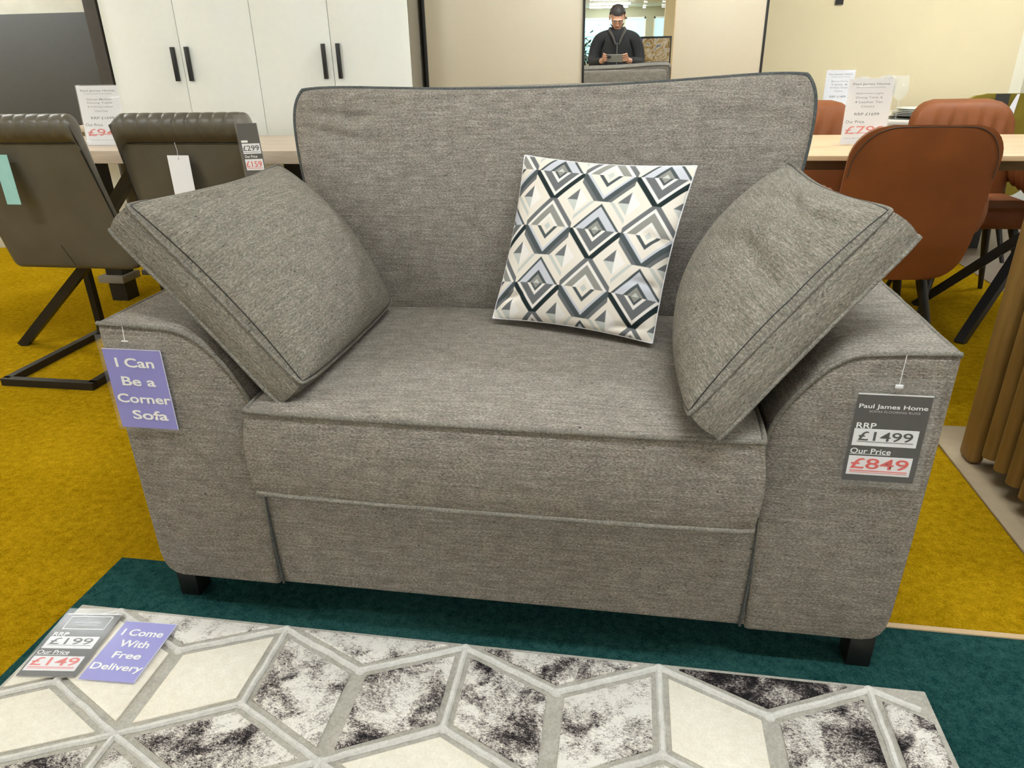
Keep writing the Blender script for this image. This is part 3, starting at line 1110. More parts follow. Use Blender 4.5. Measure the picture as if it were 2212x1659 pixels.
ch = leather_chair()
ch.location = (-1.165, 1.285, 0)
ch['label'] = 'grey-brown leather chair with teal swing tag, at the left edge'
ch['group'] = 'grey-brown leather dining chairs'
ch2 = copy_tree(ch)
ch2.location = (-0.515, 1.285, 0)
for chd in list(ch2.children):
    if chd.name.startswith('leg'):
        bpy.data.objects.remove(chd)
ch2['label'] = 'grey-brown leather chair with blank white tag and sleeved price tag'
bpy.context.view_layer.update()

t = thing('swing_tag', 'pale teal card tag hanging on back of leftmost leather chair', 'tag', (-1.238, 1.209, 0.740), (RX, 0.0, 0.0))
card('card', -0.029, -0.087, 0.029, 0.087, M['card_teal'], t)
tube('string', [(0, 0.085, 0.001), (0.004, 0.125, 0.004)], 0.0008, M['paper'], t)
t = thing('swing_tag', 'blank white card tag hanging on back of second leather chair', 'tag', (-0.553, 1.212, 0.742), (RX, 0.0, 0.0))
card('card', -0.040, -0.085, 0.040, 0.083, M['paper'], t)
bm = bmesh.new()
lathe(bm, [(0.0018, 0.0004), (0.0018, 0.0010)], (0, 0.072, 0), 10)
finish(bm, 'eyelet', M['ink_grey'], t)
tube('string', [(0, 0.072, 0.001), (0.003, 0.10, 0.002), (-0.004, 0.125, -0.002)], 0.0007, M['paper'], t)

t = thing('price_tag', 'small black price tag in clear sleeve on corner of second leather chair', 'tag', (-0.236, 1.130, 0.850), (RX + 0.02, -0.04, -0.10))
w, h = 0.074, 0.166
c = card('card', -w / 2, -h / 2, w / 2, h / 2, M['card_black'], t)
lab = card('price_panel', -w * 0.42, -h * 0.06, w * 0.46, h * 0.13, M['paper'], c, 0.0004, 0.0012)
card('lettering_chip', -w * 0.42, h * 0.15, -w * 0.1, h * 0.19, M['ink_white'], c, 0.0004, 0.001)
lettering(lab, '£299', 0.0, h * 0.045, w * 0.80, h * 0.10, M['ink_black'], 0.01, 0.0016)
card('underline', -w * 0.40, -h * 0.035, w * 0.40, -h * 0.028, M['ink_black'], lab, 0.0012, 0.0016)
lettering(c, 'Our Price', -w * 0.08, -h * 0.11, w * 0.62, h * 0.05, M['ink_white'], 0.008)
lab = card('price_panel', -w * 0.42, -h * 0.37, w * 0.46, -h * 0.16, M['paper'], c, 0.0004, 0.0012)
lettering(lab, '£159', 0.0, -h * 0.255, w * 0.78, h * 0.11, M['ink_red'], 0.01, 0.0016)
card('underline', -w * 0.36, -h * 0.335, w * 0.38, -h * 0.325, M['ink_red'], lab, 0.0012, 0.0016)
sleeve(t, -0.042, -0.092, 0.042, 0.110)


def table_sign(label, loc, rz, w, h, tilt, lines, price):
    t = thing('price_sign', label, 'sign', loc, (0, 0, rz))
    b = box('stand', (-w / 2 - 0.025, -0.035, 0.0), (w / 2, 0.035, 0.003), M['acrylic'], t, bev=0.001)
    hold = bpy.data.objects.new('sign_sheet', None)
    bm = bmesh.new()
    bbox(bm, (-w / 2, 0, -0.0006), (w / 2, h, 0.0006))
    c = finish(bm, 'sheet', M['paper'], t, smooth=False)
    bpy.data.objects.remove(hold)
    c.location = (0, 0, 0.003)
    c.rotation_euler = (RX - tilt, 0, 0)
    sl = box('holder', (-w / 2 - 0.003, -0.002, 0.0016), (w / 2 + 0.003, h + 0.004, 0.003), M['acrylic'], c, bev=0.0005)
    for s, x, y, ww, hh, m in lines:
        lettering(c, s, x * w, y * h, ww * w, hh * h, M[m], 0.004, 0.001)
    return t, c

sign_lines = lambda l1, l2, l3, l4, rrp, price: [
    ('Paul James Home', 0.0, 0.915, 0.82, 0.040, 'ink_black'), ('SOFAS FLOORING RUGS BEDS', 0.0, 0.868, 0.66, 0.016, 'ink_grey'),
    (l1, 0.0, 0.775, 0.60, 0.034, 'ink_grey'), (l2, 0.0, 0.712, 0.60, 0.036, 'ink_grey'), (l3, 0.0, 0.648, 0.62, 0.036, 'ink_grey'), (l4, 0.0, 0.58, 0.3, 0.032, 'ink_grey'),
    (rrp, 0.0, 0.462, 0.56, 0.044, 'ink_black'), ('Our Price', -0.24, 0.345, 0.42, 0.046, 'ink_black'),
    (price, 0.02, 0.215, 0.90, 0.125, 'ink_red'), ('SALE PRICE INCLUDES VAT', 0.0, 0.085, 0.86, 0.014, 'ink_grey')]
t, c = table_sign('white price sign starting 94 pounds standing on grey oak table', (-1.392, 1.985, 0.776), 0.0, 0.205, 0.250, 0.06,
                  sign_lines('Denver Medium', 'Dining Table', '& 4 Dining Leather', 'Chairs Oval', 'RRP £1699', '£949'), 'x')
card('underline', -0.088, 0.044, 0.09, 0.047, M['ink_red'], c, 0.0006, 0.001)

# ================================================================== FURNITURE ALONG THE FAR WALL
def wall_thing(name, label, cat, s, d, z=0.0):
    return thing(name, label, cat, wl(s, d, z), (0, 0, WA))

# white four-door wardrobe
t = wall_thing('wardrobe', 'white four-door wardrobe with slim black handles behind left table', 'wardrobe', -2.562, 3.78)
HT = 2.15
box('carcass', (0.0, 0.021, 0.0), (1.590, 0.52, HT), M['taupe'], t)
pitch = 1.590 / 4
for i in range(4):
    x0, x1 = i * pitch + 0.0015, (i + 1) * pitch - 0.0015
    d = box('door', (x0, 0.0, 0.06), (x1, 0.018, HT - 0.01), M['white_door'], t, bev=0.0015)
    hx = (x1 - 0.036) if i % 2 == 0 else (x0 + 0.036)
    bm = bmesh.new()
    bbox(bm, (hx - 0.008, -0.024, 1.030), (hx + 0.008, 0.0, 1.190), 0.002, 2)
    finish(bm, 'handle', M['black'], d)

# cashmere sliding wardrobe with mirror
t = wall_thing('sliding_wardrobe', 'beige two-door sliding wardrobe with inset mirror behind the sofa', 'wardrobe', -0.955, 4.0)
box('carcass', (0.0, 0.05, 0.0), (1.705, 0.62, HT), M['taupe'], t)
d = box('door', (0.018, 0.0, 0.03), (0.818, 0.022, HT - 0.02), M['beige_door'], t, bev=0.001)
box('edge_profile', (0.002, -0.004, 0.03), (0.017, 0.024, HT - 0.02), M['black_metal'], d, bev=0.001)
d = box('door', (1.268, -0.004, 0.03), (1.694, 0.018, HT - 0.02), M['beige_door'], t, bev=0.001)
box('edge_profile', (0.818, -0.010, 0.03), (0.829, 0.024, HT - 0.02), M['black_metal'], d, bev=0.001)
box('edge_profile', (1.694, -0.010, 0.03), (1.705, 0.024, HT - 0.02), M['black_metal'], d, bev=0.001)
box('edge_profile', (1.2645, -0.008, 0.03), (1.2685, 0.018, HT - 0.02), M['oak_light'], d, bev=0.001)
bm = bmesh.new()
bbox(bm, (0.829, -0.0005, 0.03), (1.2645, 0.018, HT - 0.02))
mo = finish(bm, 'mirror', M['mirror'], d, smooth=False)
mo['label'] = 'mirror panel in the sliding door'

# dark panel at far left; dark post stands in for a shadow gap
t = wall_thing('display_panel', 'matt dark grey panel board on the stone wall at far left', 'panel', -4.4, 4.27)
box('board', (0.0, 0.0, 0.79), (1.695, 0.075, 1.392), M['grey_panel'], t, bev=0.003)
box('ledge', (0.0, -0.03, 0.745), (1.695, 0.078, 0.785), M['oak_grey'], t, bev=0.003)['label'] = 'pale ledge below the board'
for x in (0.2, 1.4):
    box('support', (x, 0.0, 0.0), (x + 0.06, 0.06, 0.745), M['dark_post'], t)
t = wall_thing('shadow_gap_post', 'dark brown upright post in place of the shadow gap beside the white wardrobe', 'post', -2.638, 3.772)
box('shaft', (0.0, 0.0, 0.03), (0.068, 0.05, 2.2), M['dark_post'], t)
box('base', (-0.01, -0.02, 0.0), (0.074, 0.07, 0.03), M['dark_post'], t)

# small wall hook right of the wardrobe
t = wall_thing('wall_hook', 'small black slotted metal hook strip on the cream wall', 'hook', 1.445, 5.395, 1.385)
bm = bmesh.new()
for lo, hi in (((-0.024, -0.006, 0.0), (0.024, 0.004, 0.03)), ((-0.024, -0.006, 0.03), (-0.009, 0.004, 0.14)), ((0.009, -0.006, 0.03), (0.024, 0.004, 0.14)), ((-0.024, -0.006, 0.14), (0.024, 0.004, 0.17))):
    bbox(bm, lo, hi)
finish(bm, 'plate', M['black_metal'], t, smooth=False)
box('slot_lining', (-0.009, 0.001, 0.03), (0.009, 0.004, 0.14), M['paper'], t, bev=0)

# ================================================================== RIGHT TABLE, CHAIRS, SECOND TABLE
t = thing('dining_table', 'pale oak dining table with black splayed legs beside tan chairs', 'table', (2.38, 2.15, 0))
bm = bmesh.new()
bbox(bm, (-0.86, -0.39, 0.742), (0.62, 0.39, 0.760), 0.002, 2)
tt = finish(bm, 'table_top', M['oak_light'], t)
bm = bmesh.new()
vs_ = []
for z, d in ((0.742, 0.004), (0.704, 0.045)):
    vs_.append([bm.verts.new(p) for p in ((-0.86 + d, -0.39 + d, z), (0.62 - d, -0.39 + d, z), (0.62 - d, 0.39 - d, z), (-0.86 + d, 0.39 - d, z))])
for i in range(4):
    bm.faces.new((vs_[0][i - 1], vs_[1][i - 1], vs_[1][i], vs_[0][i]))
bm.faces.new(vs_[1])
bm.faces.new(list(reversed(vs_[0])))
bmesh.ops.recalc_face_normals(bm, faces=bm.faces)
finish(bm, 'chamfered_edge', M['oak_edge_shade'], tt, smooth=False)['label'] = 'chamfered underside with shadow in its colour'
for x0, x1 in ((-0.025, 0.47), (-0.62, -0.78)):
    for sy in (-1, 1):
        bm = bmesh.new()
        beam(bm, (x0, sy * 0.26, 0.0), (x1, -sy * 0.17, 0.705), 0.036, 0.036, 1.25)
        finish(bm, 'leg', M['black'], t, smooth=False)


def shell_chair(mat, W2=0.235, zb=0.345, zt=0.892):
    """padded tub chair: local -y is the back"""
    t = thing('dining_chair', 'x', 'chair')
    H = zt - zb
    nz, nx = 26, 34

    def outline(z):
        k = (z - zb) / H
        w = W2
        rt, rb = 0.115, 0.09
        if zt - z < rt:
            q = 1 - (zt - z) / rt
            w = W2 - rt * (1 - math.sqrt(max(0, 1 - q * q)))
        elif z - zb < rb:
            q = 1 - (z - zb) / rb
            w = W2 - rb * (1 - math.sqrt(max(0, 1 - q * q)))
        return w * (1.0 - 0.10 * max(0, (0.35 - k)) + 0.0)

    def ysurf(x, z):
        k = (z - zb) / H
        return -0.03 - 0.13 * k + 0.5 * x * x + 0.06 * max(0, 0.25 - k) * 2

    bm = bmesh.new()
    back, front = [], []
    for j in range(nz + 1):
        q = -1 + 2 * j / nz
        z = zb + H * (0.5 + 0.5 * (0.5 * q + 0.5 * math.sin(q * math.pi / 2)))
        w = outline(min(max(z, zb + 1e-4), zt - 1e-4))
        rb_, rf_ = [], []
        for i in range(nx + 1):
            u = -1 + 2 * i / nx
            u = 0.6 * u + 0.4 * math.sin(u * math.pi / 2)
            x = u * w
            y = ysurf(x, z)
            th = 0.085 * (max(0.0, (1 - u * u) * (1 - (abs(q)) ** 4))) ** 0.35
            wr = 0.0
            k = (z - zb) / H
            if 0.45 < k < 0.98:
                wr = 0.016 * math.sin(x * 95 + 14 * k) * math.sin((k - 0.45) / 0.53 * math.pi) * (abs(u) ** 0.5) * (1 - abs(u)) * 2.0
            rb_.append(bm.verts.new((x, y - 0.006 * (1 - u * u), z)))
            rf_.append(bm.verts.new((x * 0.985, y + 0.022 + th + wr, z - 0.004 * (j == nz))))
        back.append(rb_)
        front.append(rf_)
    for j in range(nz):
        for i in range(nx):
            bm.faces.new((back[j][i], back[j][i + 1], back[j + 1][i + 1], back[j + 1][i]))
            bm.faces.new((front[j][i], front[j + 1][i], front[j + 1][i + 1], front[j][i + 1]))
    for j in range(nz):
        bm.faces.new((back[j][0], back[j + 1][0], front[j + 1][0], front[j][0]))
        bm.faces.new((back[j][nx], front[j][nx], front[j + 1][nx], back[j + 1][nx]))
    for i in range(nx):
        bm.faces.new((back[0][i], front[0][i], front[0][i + 1], back[0][i + 1]))
        bm.faces.new((back[nz][i], back[nz][i + 1], front[nz][i + 1], front[nz][i]))
    bmesh.ops.recalc_face_normals(bm, faces=bm.faces)
    br = finish(bm, 'backrest', mat, t, angle=60)
    rim = [tuple(v.co + Vector((0, 0.004, 0.0))) for v in ()]
    # arms curve forward from the back
    for sx in (-1, 1):
        bm = bmesh.new()
        pts = smooth_path([(sx * 0.215, -0.04, 0.655), (sx * 0.262, 0.05, 0.645), (sx * 0.272, 0.18, 0.625), (sx * 0.262, 0.32, 0.585)], 14)
        n = len(pts)
        rings = []
        for i, p in enumerate(pts):
            s = math.sin(math.pi * min(0.96, max(0.10, (i + 1) / (n + 1)))) ** 0.4
            s *= 1 + 0.09 * math.sin(i * 1.35)
            rings.append([bm.verts.new((p.x + 0.040 * s * math.cos(a), p.y, p.z - 0.06 + 0.085 * s * math.sin(a))) for a in [2 * math.pi * q / 14 for q in range(14)]])
        for a, b in zip(rings, rings[1:]):
            for q in range(14):
                bm.faces.new((a[q], a[(q + 1) % 14], b[(q + 1) % 14], b[q]))
        bm.faces.new(rings[0])
        bm.faces.new(list(reversed(rings[-1])))
        bmesh.ops.recalc_face_normals(bm, faces=bm.faces)
        finish(bm, 'arm', mat, t, angle=70)
    bm = bmesh.new()
    bbox(bm, (-0.225, 0.02, 0.385), (0.225, 0.44, 0.48), 0.035, 4)
    finish(bm, 'seat', mat, t)
    for sx, sy in ((-1, 0), (1, 0), (-1, 1), (1, 1)):
        bm = bmesh.new()
        tube_mesh(bm, [(sx * 0.13, 0.10 + sy * 0.22, 0.40), (sx * 0.225, 0.01 + sy * 0.43, 0.0)], 0.02, radii=[0.021, 0.011], n=10)
        bmesh.ops.recalc_face_normals(bm, faces=bm.faces)
        finish(bm, 'leg', M['black'], t)
    return t

GT = 'tan leather tub chairs around the pale oak table'
c1 = shell_chair(M['leather_tan'])
c1.location = (1.925, 1.60, 0)
c1.rotation_euler = (0, 0, 0.0)
c1['label'] = 'tan leather tub chair with its smooth back to the sofa'
c1['group'] = GT
rim = smooth_path([(-0.226, 0.72), (-0.219, 0.79), (-0.185, 0.850), (-0.135, 0.880), (-0.08, 0.8855), (0, 0.886), (0.08, 0.8855), (0.135, 0.880), (0.185, 0.850), (0.219, 0.79), (0.226, 0.72)], 6)
tube('seam', [(p.x, -0.0325 - 0.13 * (p.y - 0.345) / 0.547 + 0.5 * p.x * p.x - 0.003, p.y) for p in rim], 0.0015, M['dark_post'], c1)
c2 = copy_tree(c1)
c2.location = (2.540, 2.72, 0)
c2.rotation_euler = (0, 0, math.pi + 0.03)
c2['label'] = 'tan leather tub chair with creased backrest, before the green chair'
c3 = copy_tree(c1)
c3.location = (1.815, 2.72, 0)
c3.rotation_euler = (0, 0, math.pi - 0.03)
c3['label'] = 'tan leather tub chair partly hidden between sofa back and price sign'
for c in (c2, c3):
    for chd in list(c.children):
        if chd.name.startswith('seam'):
            bpy.data.objects.remove(chd)
g1 = shell_chair(M['green_velvet'], 0.24, 0.37, 0.905)
g1.location = (2.86, 3.22, 0)
g1['label'] = 'olive green velvet chair by the right edge with black and white tag'
t = thing('price_tag', 'black and white folded tag hanging on the olive green chair', 'tag', (2.80, 3.03, 0.855), (RX, 0, 0))
card('card', -0.045, -0.085, 0.02, 0.05, M['card_black'], t)
bm = bmesh.new()
vv = [bm.verts.new(p) for p in ((0.05, 0.048, 0.004), (0.062, 0.048, 0.004), (0.05, -0.06, 0.012), (0.012, -0.05, 0.012))]
vb = [bm.verts.new(v.co + Vector((0, 0, -0.0012))) for v in vv]
for i in range(4):
    bm.faces.new((vv[i - 1], vv[i], vb[i], vb[i - 1]))
bm.faces.new(vv)
bm.faces.new(list(reversed(vb)))
bmesh.ops.recalc_face_normals(bm, faces=bm.faces)
finish(bm, 'flap', M['paper'], t, smooth=False)

# marble table with glasses and plates
MT = thing('marble_table', 'white marble table behind the tan chairs laid with glasses and plates', 'table', (2.60, 3.72, 0))
bm = bmesh.new()
bbox(bm, (-0.68, -0.42, 0.735), (0.75, 0.42, 0.760), 0.004, 2)
finish(bm, 'table_top', M['marble'], MT)
for sx in (-1, 1):
    bm = bmesh.new()
    beam(bm, (sx * 0.45, 0, 0.0), (sx * 0.45, 0, 0.736), 0.3, 0.08)
    finish(bm, 'leg', M['black'], MT, smooth=False)


def wine_glass():
    t = thing('wine_glass', 'clear wine glass standing on the marble table behind the sign', 'glass', group='wine glasses on the marble table')
    bm = bmesh.new()
    lathe(bm, [(0.004, 0.098), (0.020, 0.105), (0.034, 0.125), (0.040, 0.155), (0.037, 0.19), (0.032, 0.225), (0.031, 0.2252), (0.036, 0.19), (0.0385, 0.155), (0.032, 0.127), (0.018, 0.109), (0.002, 0.103)], n=24)
    finish(bm, 'bowl', M['glass'], t)
    bm = bmesh.new()
    lathe(bm, [(0.006, 0.004), (0.0035, 0.02), (0.003, 0.08), (0.004, 0.099)], n=12)
    finish(bm, 'stem', M['glass'], t)
    bm = bmesh.new()
    lathe(bm, [(0.034, 0.0), (0.034, 0.0015), (0.006, 0.004)], n=24)
    finish(bm, 'foot', M['glass'], t)
    return t
gl = wine_glass()
gl.location = (2.345, 3.42, 0.76)
for x, y in ((2.425, 3.40), (2.23, 3.44), (2.40, 3.52)):
    g = copy_tree(gl)
    g.location = (x, y, 0.76)

t = thing('placemat', 'dark placemat on the marble table under the plates', 'placemat', (2.56, 3.50, 0.7605))
bm = bmesh.new()
lathe(bm, [(0.16, 0.0), (0.165, 0.002), (0.16, 0.004)], n=36)
finish(bm, 'disc', M['slate'], t)
plz = 0.7650
for i, r in enumerate((0.125, 0.125, 0.122, 0.105, 0.105)):
    lb = ['bottom plate of the white stack on the dark placemat', 'second lowest white plate in the stack on placemat', 'middle white plate of the stack on the placemat', 'fourth white plate up, near top of the stack', 'topmost smaller white plate of the stack'][i]
    bm = bmesh.new()
    lathe(bm, [(0.06, 0.0), (0.07, 0.002), (r * 0.8, 0.006), (r, 0.013), (r, 0.0145), (r * 0.78, 0.0085), (0.06, 0.005)], n=36)
    o = finish(bm, 'plate', M['porcelain'])
    o.location = (2.56, 3.50, plz + i * 0.0085)
    tag(o, lb, 'plate', 'stacked plates on the marble table')

t, c = table_sign('white price sign on oak table starting 79 pounds, beside tan chair', (1.906, 2.13, 0.761), 0.03, 0.170, 0.245, 0.02,
                  sign_lines('Extension Light', 'Dining Table &', '4 Leather Tan', 'Chairs', 'RRP £1699', '£799'), 'x')
card('underline', -0.073, 0.040, 0.074, 0.0425, M['ink_red'], c, 0.0006, 0.001)
t, c = table_sign('white price sign half hidden behind the other sign, on marble table', (2.105, 3.42, 0.761), 0.0, 0.150, 0.252, 0.02,
                  sign_lines('Marble Dining', 'Table &', '4 Velvet Green', 'Chairs', 'RRP £1499', '£699'), 'x')

# fluted oak sideboard at right edge and the board it stands on
t = thing('floor_board', 'beige board on the mustard carpet under the fluted sideboard', 'board', (1.950, 0.20, 0.0))
box('board', (0.0, 0.0, 0.0), (0.85, 0.90, 0.008), M['beige_board'], t)
t = thing('sideboard', 'golden oak fluted sideboard cut by the right edge', 'sideboard', (2.005, 0.30, 0.008))
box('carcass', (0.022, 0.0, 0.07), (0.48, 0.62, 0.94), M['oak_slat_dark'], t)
box('top', (-0.03, -0.01, 0.94), (0.49, 0.64, 0.965), M['oak_slat'], t)
for y in (0.0, 0.545):
    bm = bmesh.new()
    bbox(bm, (-0.024, y, 0.0), (0.02, y + 0.075, 0.94), 0.018, 4)
    finish(bm, 'corner_post', M['oak_slat'], t)
for i in range(6):
    y = 0.492 - i * 0.070
    bm = bmesh.new()
    tube_mesh(bm, [(0.004, y, 0.06), (0.004, y, 0.94)], 0.0225, n=16)
    bmesh.ops.recalc_face_normals(bm, faces=bm.faces)
    finish(bm, 'slat', M['oak_slat'], t, angle=50)
box('plinth', (0.14, 0.06, 0.0), (0.42, 0.56, 0.07), M['dark_post'], t)

# ================================================================== CEILING LIGHTS
def tube_light(x, y, label, group):
    t = thing('ceiling_light', label, 'light', (x, y, CEIL), group=group)
    box('housing', (-0.62, -0.05, -0.035), (0.62, 0.05, 0.0), M['white_door'], t)
    box('diffuser', (-0.60, -0.045, -0.065), (0.60, 0.045, -0.035), M['tube'], t, bev=0.01)
    return t
first = tube_light(1.45, -17.4, 'long white ceiling tube light, far ones reflected in the mirror, near ones unseen', 'ceiling tube lights')
cols = [-5.2, -1.9, 1.45, 4.6]
NEAR = [-5.2, -1.7, 1.35, 4.3]
for y, xs in ((-19.0, cols[2:3]), (-15.6, cols[2:3]), (-11.5, NEAR), (-6.5, NEAR), (-3.4, [-3.4, 3.2]), (-0.48, NEAR), (2.3, [-5.2, -3.1, 1.4]), (2.9, [3.4])):  # near rows are unseen, added for lighting; some placed to brighten doors and walls
    for x in xs:
        c = copy_tree(first)
        c.location = (x, y, CEIL)
sp = thing('spotlight', 'small round ceiling spotlight reflected in the mirror', 'light', (2.45, -16.8, CEIL), group='ceiling spotlights')
bm = bmesh.new()
lathe(bm, [(0.05, 0.0), (0.055, -0.04), (0.05, -0.06)], n=16)
bmesh.ops.recalc_face_normals(bm, faces=bm.faces)
finish(bm, 'ring', M['white_door'], sp)
bm = bmesh.new()
lathe(bm, [(0.045, -0.058), (0.045, -0.066)], n=16)
bmesh.ops.recalc_face_normals(bm, faces=bm.faces)
finish(bm, 'lamp', M['spot'], sp)
for x, y in ((2.55, -18.4), (2.6, -19.4), (2.98, -16.8), (3.1, -18.3), (3.2, -19.3)):
    c = copy_tree(sp)
    c.location = (x, y, CEIL)


# ================================================================== PHOTOGRAPHER (seen in the mirror)
def grow(name, V, E, R, mat, parent, sub=2, root=0):
    me = bpy.data.meshes.new(name)
    me.from_pydata([tuple(v) for v in V], E, [])
    o = bpy.data.objects.new(name, me)
    COL.objects.link(o)
    o.modifiers.new('skin', 'SKIN')
    me.skin_vertices[0].data[root].use_root = True
    for i, r in enumerate(R):
        me.skin_vertices[0].data[i].radius = (r, r) if isinstance(r, (int, float)) else r
    m = o.modifiers.new('sub', 'SUBSURF')
    m.levels = m.render_levels = sub
    bpy.context.view_layer.update()
    dg = bpy.context.evaluated_depsgraph_get()
    m2 = bpy.data.meshes.new_from_object(o.evaluated_get(dg))
    bpy.data.objects.remove(o)
    m2.name = name
    for p in m2.polygons:
        p.use_smooth = True
    m2.materials.clear()
    return link_mesh(name, m2, mat, parent)


px, py = 1.055, -1.53
person = thing('person', 'person in black jacket holding a phone, reflected in the mirror', 'person', (px, py, 0))
L = lambda v: Vector(v) - Vector((px, py, 0))


class Sk:
    def __init__(self):
        self.V, self.E, self.R = [], [], []

    def add(self, p, r, parent=None):
        self.V.append(L(p))
        self.R.append(r)
        if parent is not None:
            self.E.append((parent, len(self.V) - 1))
        return len(self.V) - 1

    def chain(self, pts, start):
        for p, r in pts:
            start = self.add(p, r, start)
        return start


def ph(r, u, f):
    """point in the frame of the phone"""
    return CAM + RGT * r + UPV * u + FWD * f

sk = Sk()
pel = sk.add((px, py - 0.04, 0.86), (0.150, 0.105))
ch_ = sk.chain([((px, py - 0.05, 1.02), (0.135, 0.10)), ((px, py - 0.04, 1.16), (0.150, 0.105)), ((px, py - 0.02, 1.27), (0.135, 0.095))], pel)
nk = sk.chain([((px, py + 0.01, 1.345), 0.055), ((px - 0.002, py + 0.035, 1.395), 0.052)], ch_)
hd = sk.chain([((px - 0.004, py + 0.05, 1.445), (0.068, 0.080)), ((px - 0.005, py + 0.048, 1.50), (0.074, 0.094)), ((px - 0.005, py + 0.035, 1.555), (0.064, 0.080))], nk)
for s in (-1, 1):
    sh = sk.chain([((px + s * 0.10, py - 0.015, 1.315), 0.060), ((px + s * 0.175, py - 0.01, 1.285), 0.056)], ch_)
    el = sk.chain([((px + s * 0.225, py + 0.0, 1.16), 0.046), ((px + s * 0.245, py + 0.05, 1.035), 0.041)], sh)
    if s < 0:
        wr, pa = ph(-0.085, -0.075, -0.085), ph(-0.058, -0.040, -0.045)
    else:
        wr, pa = ph(0.190, -0.070, -0.075), ph(0.160, -0.038, -0.040)
    mid_ = L(wr) * 0.5 + sk.V[el] * 0.5
    fa = sk.add(mid_ + Vector((px, py, 0)), 0.037, el)
    wi = sk.add(wr, 0.027, fa)
    pi_ = sk.add(pa, (0.034, 0.020), wi)
    ex = -0.031 if s < 0 else 0.139           # end of the phone
    for q, (u0, ln) in enumerate(((0.030, 0.024), (0.010, 0.028), (-0.011, 0.026), (-0.031, 0.020))):
        sk.chain([(ph(ex + s * 0.030, u0 - 0.006, -0.030), 0.0095), (ph(ex + s * 0.024, u0, -0.004), 0.0088), (ph(ex + s * 0.014, u0 + 0.003, 0.014), 0.0083), (ph(ex + s * 0.002 - s * ln * 0.4, u0 + 0.004, 0.016), 0.0074)], pi_)
    sk.chain([(ph(ex + s * 0.028, -0.045, -0.040), 0.012), (ph(ex + s * 0.006, -0.040, -0.034), 0.0105), (ph(ex - s * 0.022, -0.024, -0.024), 0.009)], pi_)
for s in (-1, 1):
    sk.chain([((px + s * 0.09, py - 0.03, 0.76), 0.088), ((px + s * 0.10, py - 0.02, 0.47), 0.058), ((px + s * 0.105, py - 0.035, 0.25), 0.052), ((px + s * 0.11, py - 0.05, 0.085), 0.036), ((px + s * 0.118, py + 0.07, 0.035), 0.034)], pel)
body = grow('body', sk.V, sk.E, sk.R, M['skin'], person, 2, pel)

# face
hc = L((px - 0.005, py + 0.048, 1.485))
tilt = Matrix.Rotation(-0.72, 3, 'X')


def face_pt(x, y, z):
    return hc + tilt @ Vector((x, y, z))


def blob(name, c, r, mat, parent=person, n=14):
    bm = bmesh.new()
    bmesh.ops.create_uvsphere(bm, u_segments=n, v_segments=n, radius=1.0)
    for v in bm.verts:
        v.co = Vector(c) + tilt @ Vector((v.co.x * r[0], v.co.y * r[1], v.co.z * r[2]))
    return finish(bm, name, mat, parent, angle=80)
bm = bmesh.new()
for c, r in (((0, 0.098, -0.005), (0.011, 0.012, 0.022)), ((0, 0.106, -0.020), (0.014, 0.012, 0.010)), ((0, 0.058, -0.062), (0.042, 0.034, 0.036)), ((0, 0.078, 0.022), (0.052, 0.016, 0.012))):
    vv = bmesh.ops.create_uvsphere(bm, u_segments=12, v_segments=10, radius=1.0)['verts']
    for v in vv:
        v.co = face_pt(c[0] + v.co.x * r[0], c[1] + v.co.y * r[1], c[2] + v.co.z * r[2])
finish(bm, 'face', M['skin'], person, angle=80)
for s in (-1, 1):
    e = blob('eye', face_pt(s * 0.030, 0.086, 0.006), (0.012, 0.008, 0.006), M['ink_white'])
    blob('iris', face_pt(s * 0.030, 0.093, 0.005), (0.005, 0.003, 0.005), M['hair'], e)
    blob('eyebrow', face_pt(s * 0.031, 0.092, 0.022), (0.019, 0.006, 0.004), M['hair'])
    blob('ear', face_pt(s * 0.078, -0.004, -0.008), (0.010, 0.020, 0.032), M['skin'])
blob('mouth', face_pt(0, 0.092, -0.052), (0.022, 0.006, 0.006), plain('lips', srgb(170, 100, 92), 0.5))
bm = bmesh.new()
vv = bmesh.ops.create_uvsphere(bm, u_segments=28, v_segments=20, radius=1.0)['verts']
dele = []
for v in vv:
    p = v.co.copy()
    r = 1.0 + 0.035 * math.sin(17 * p.x + 9 * p.y) * math.cos(13 * p.z)
    v.co = hc + Vector((0, -0.012, 0.022)) + tilt @ Vector((p.x * 0.083 * r, p.y * 0.098 * r, p.z * 0.094 * r))
    if (p.y > 0.35 and p.z < 0.42) or p.z < -0.45:
        dele.append(v)
bmesh.ops.delete(bm, geom=dele, context='VERTS')
ex_ = bmesh.ops.solidify(bm, geom=bm.faces[:], thickness=0.008)
finish(bm, 'hair', M['hair'], person, angle=80)
bm = bmesh.new()
vv = bmesh.ops.create_uvsphere(bm, u_segments=24, v_segments=16, radius=1.0)['verts']
dele = []
for v in vv:
    p = v.co.copy()
    v.co = face_pt(p.x * 0.072, 0.018 + p.y * 0.088, -0.050 + p.z * 0.058)
    if p.z > -0.02 or p.y < -0.1 or (abs(p.x) < 0.40 and -0.35 < p.z and p.y > 0):
        dele.append(v)
bmesh.ops.delete(bm, geom=dele, context='VERTS')
bmesh.ops.solidify(bm, geom=bm.faces[:], thickness=0.005)
finish(bm, 'beard', M['hair'], person, angle=80)

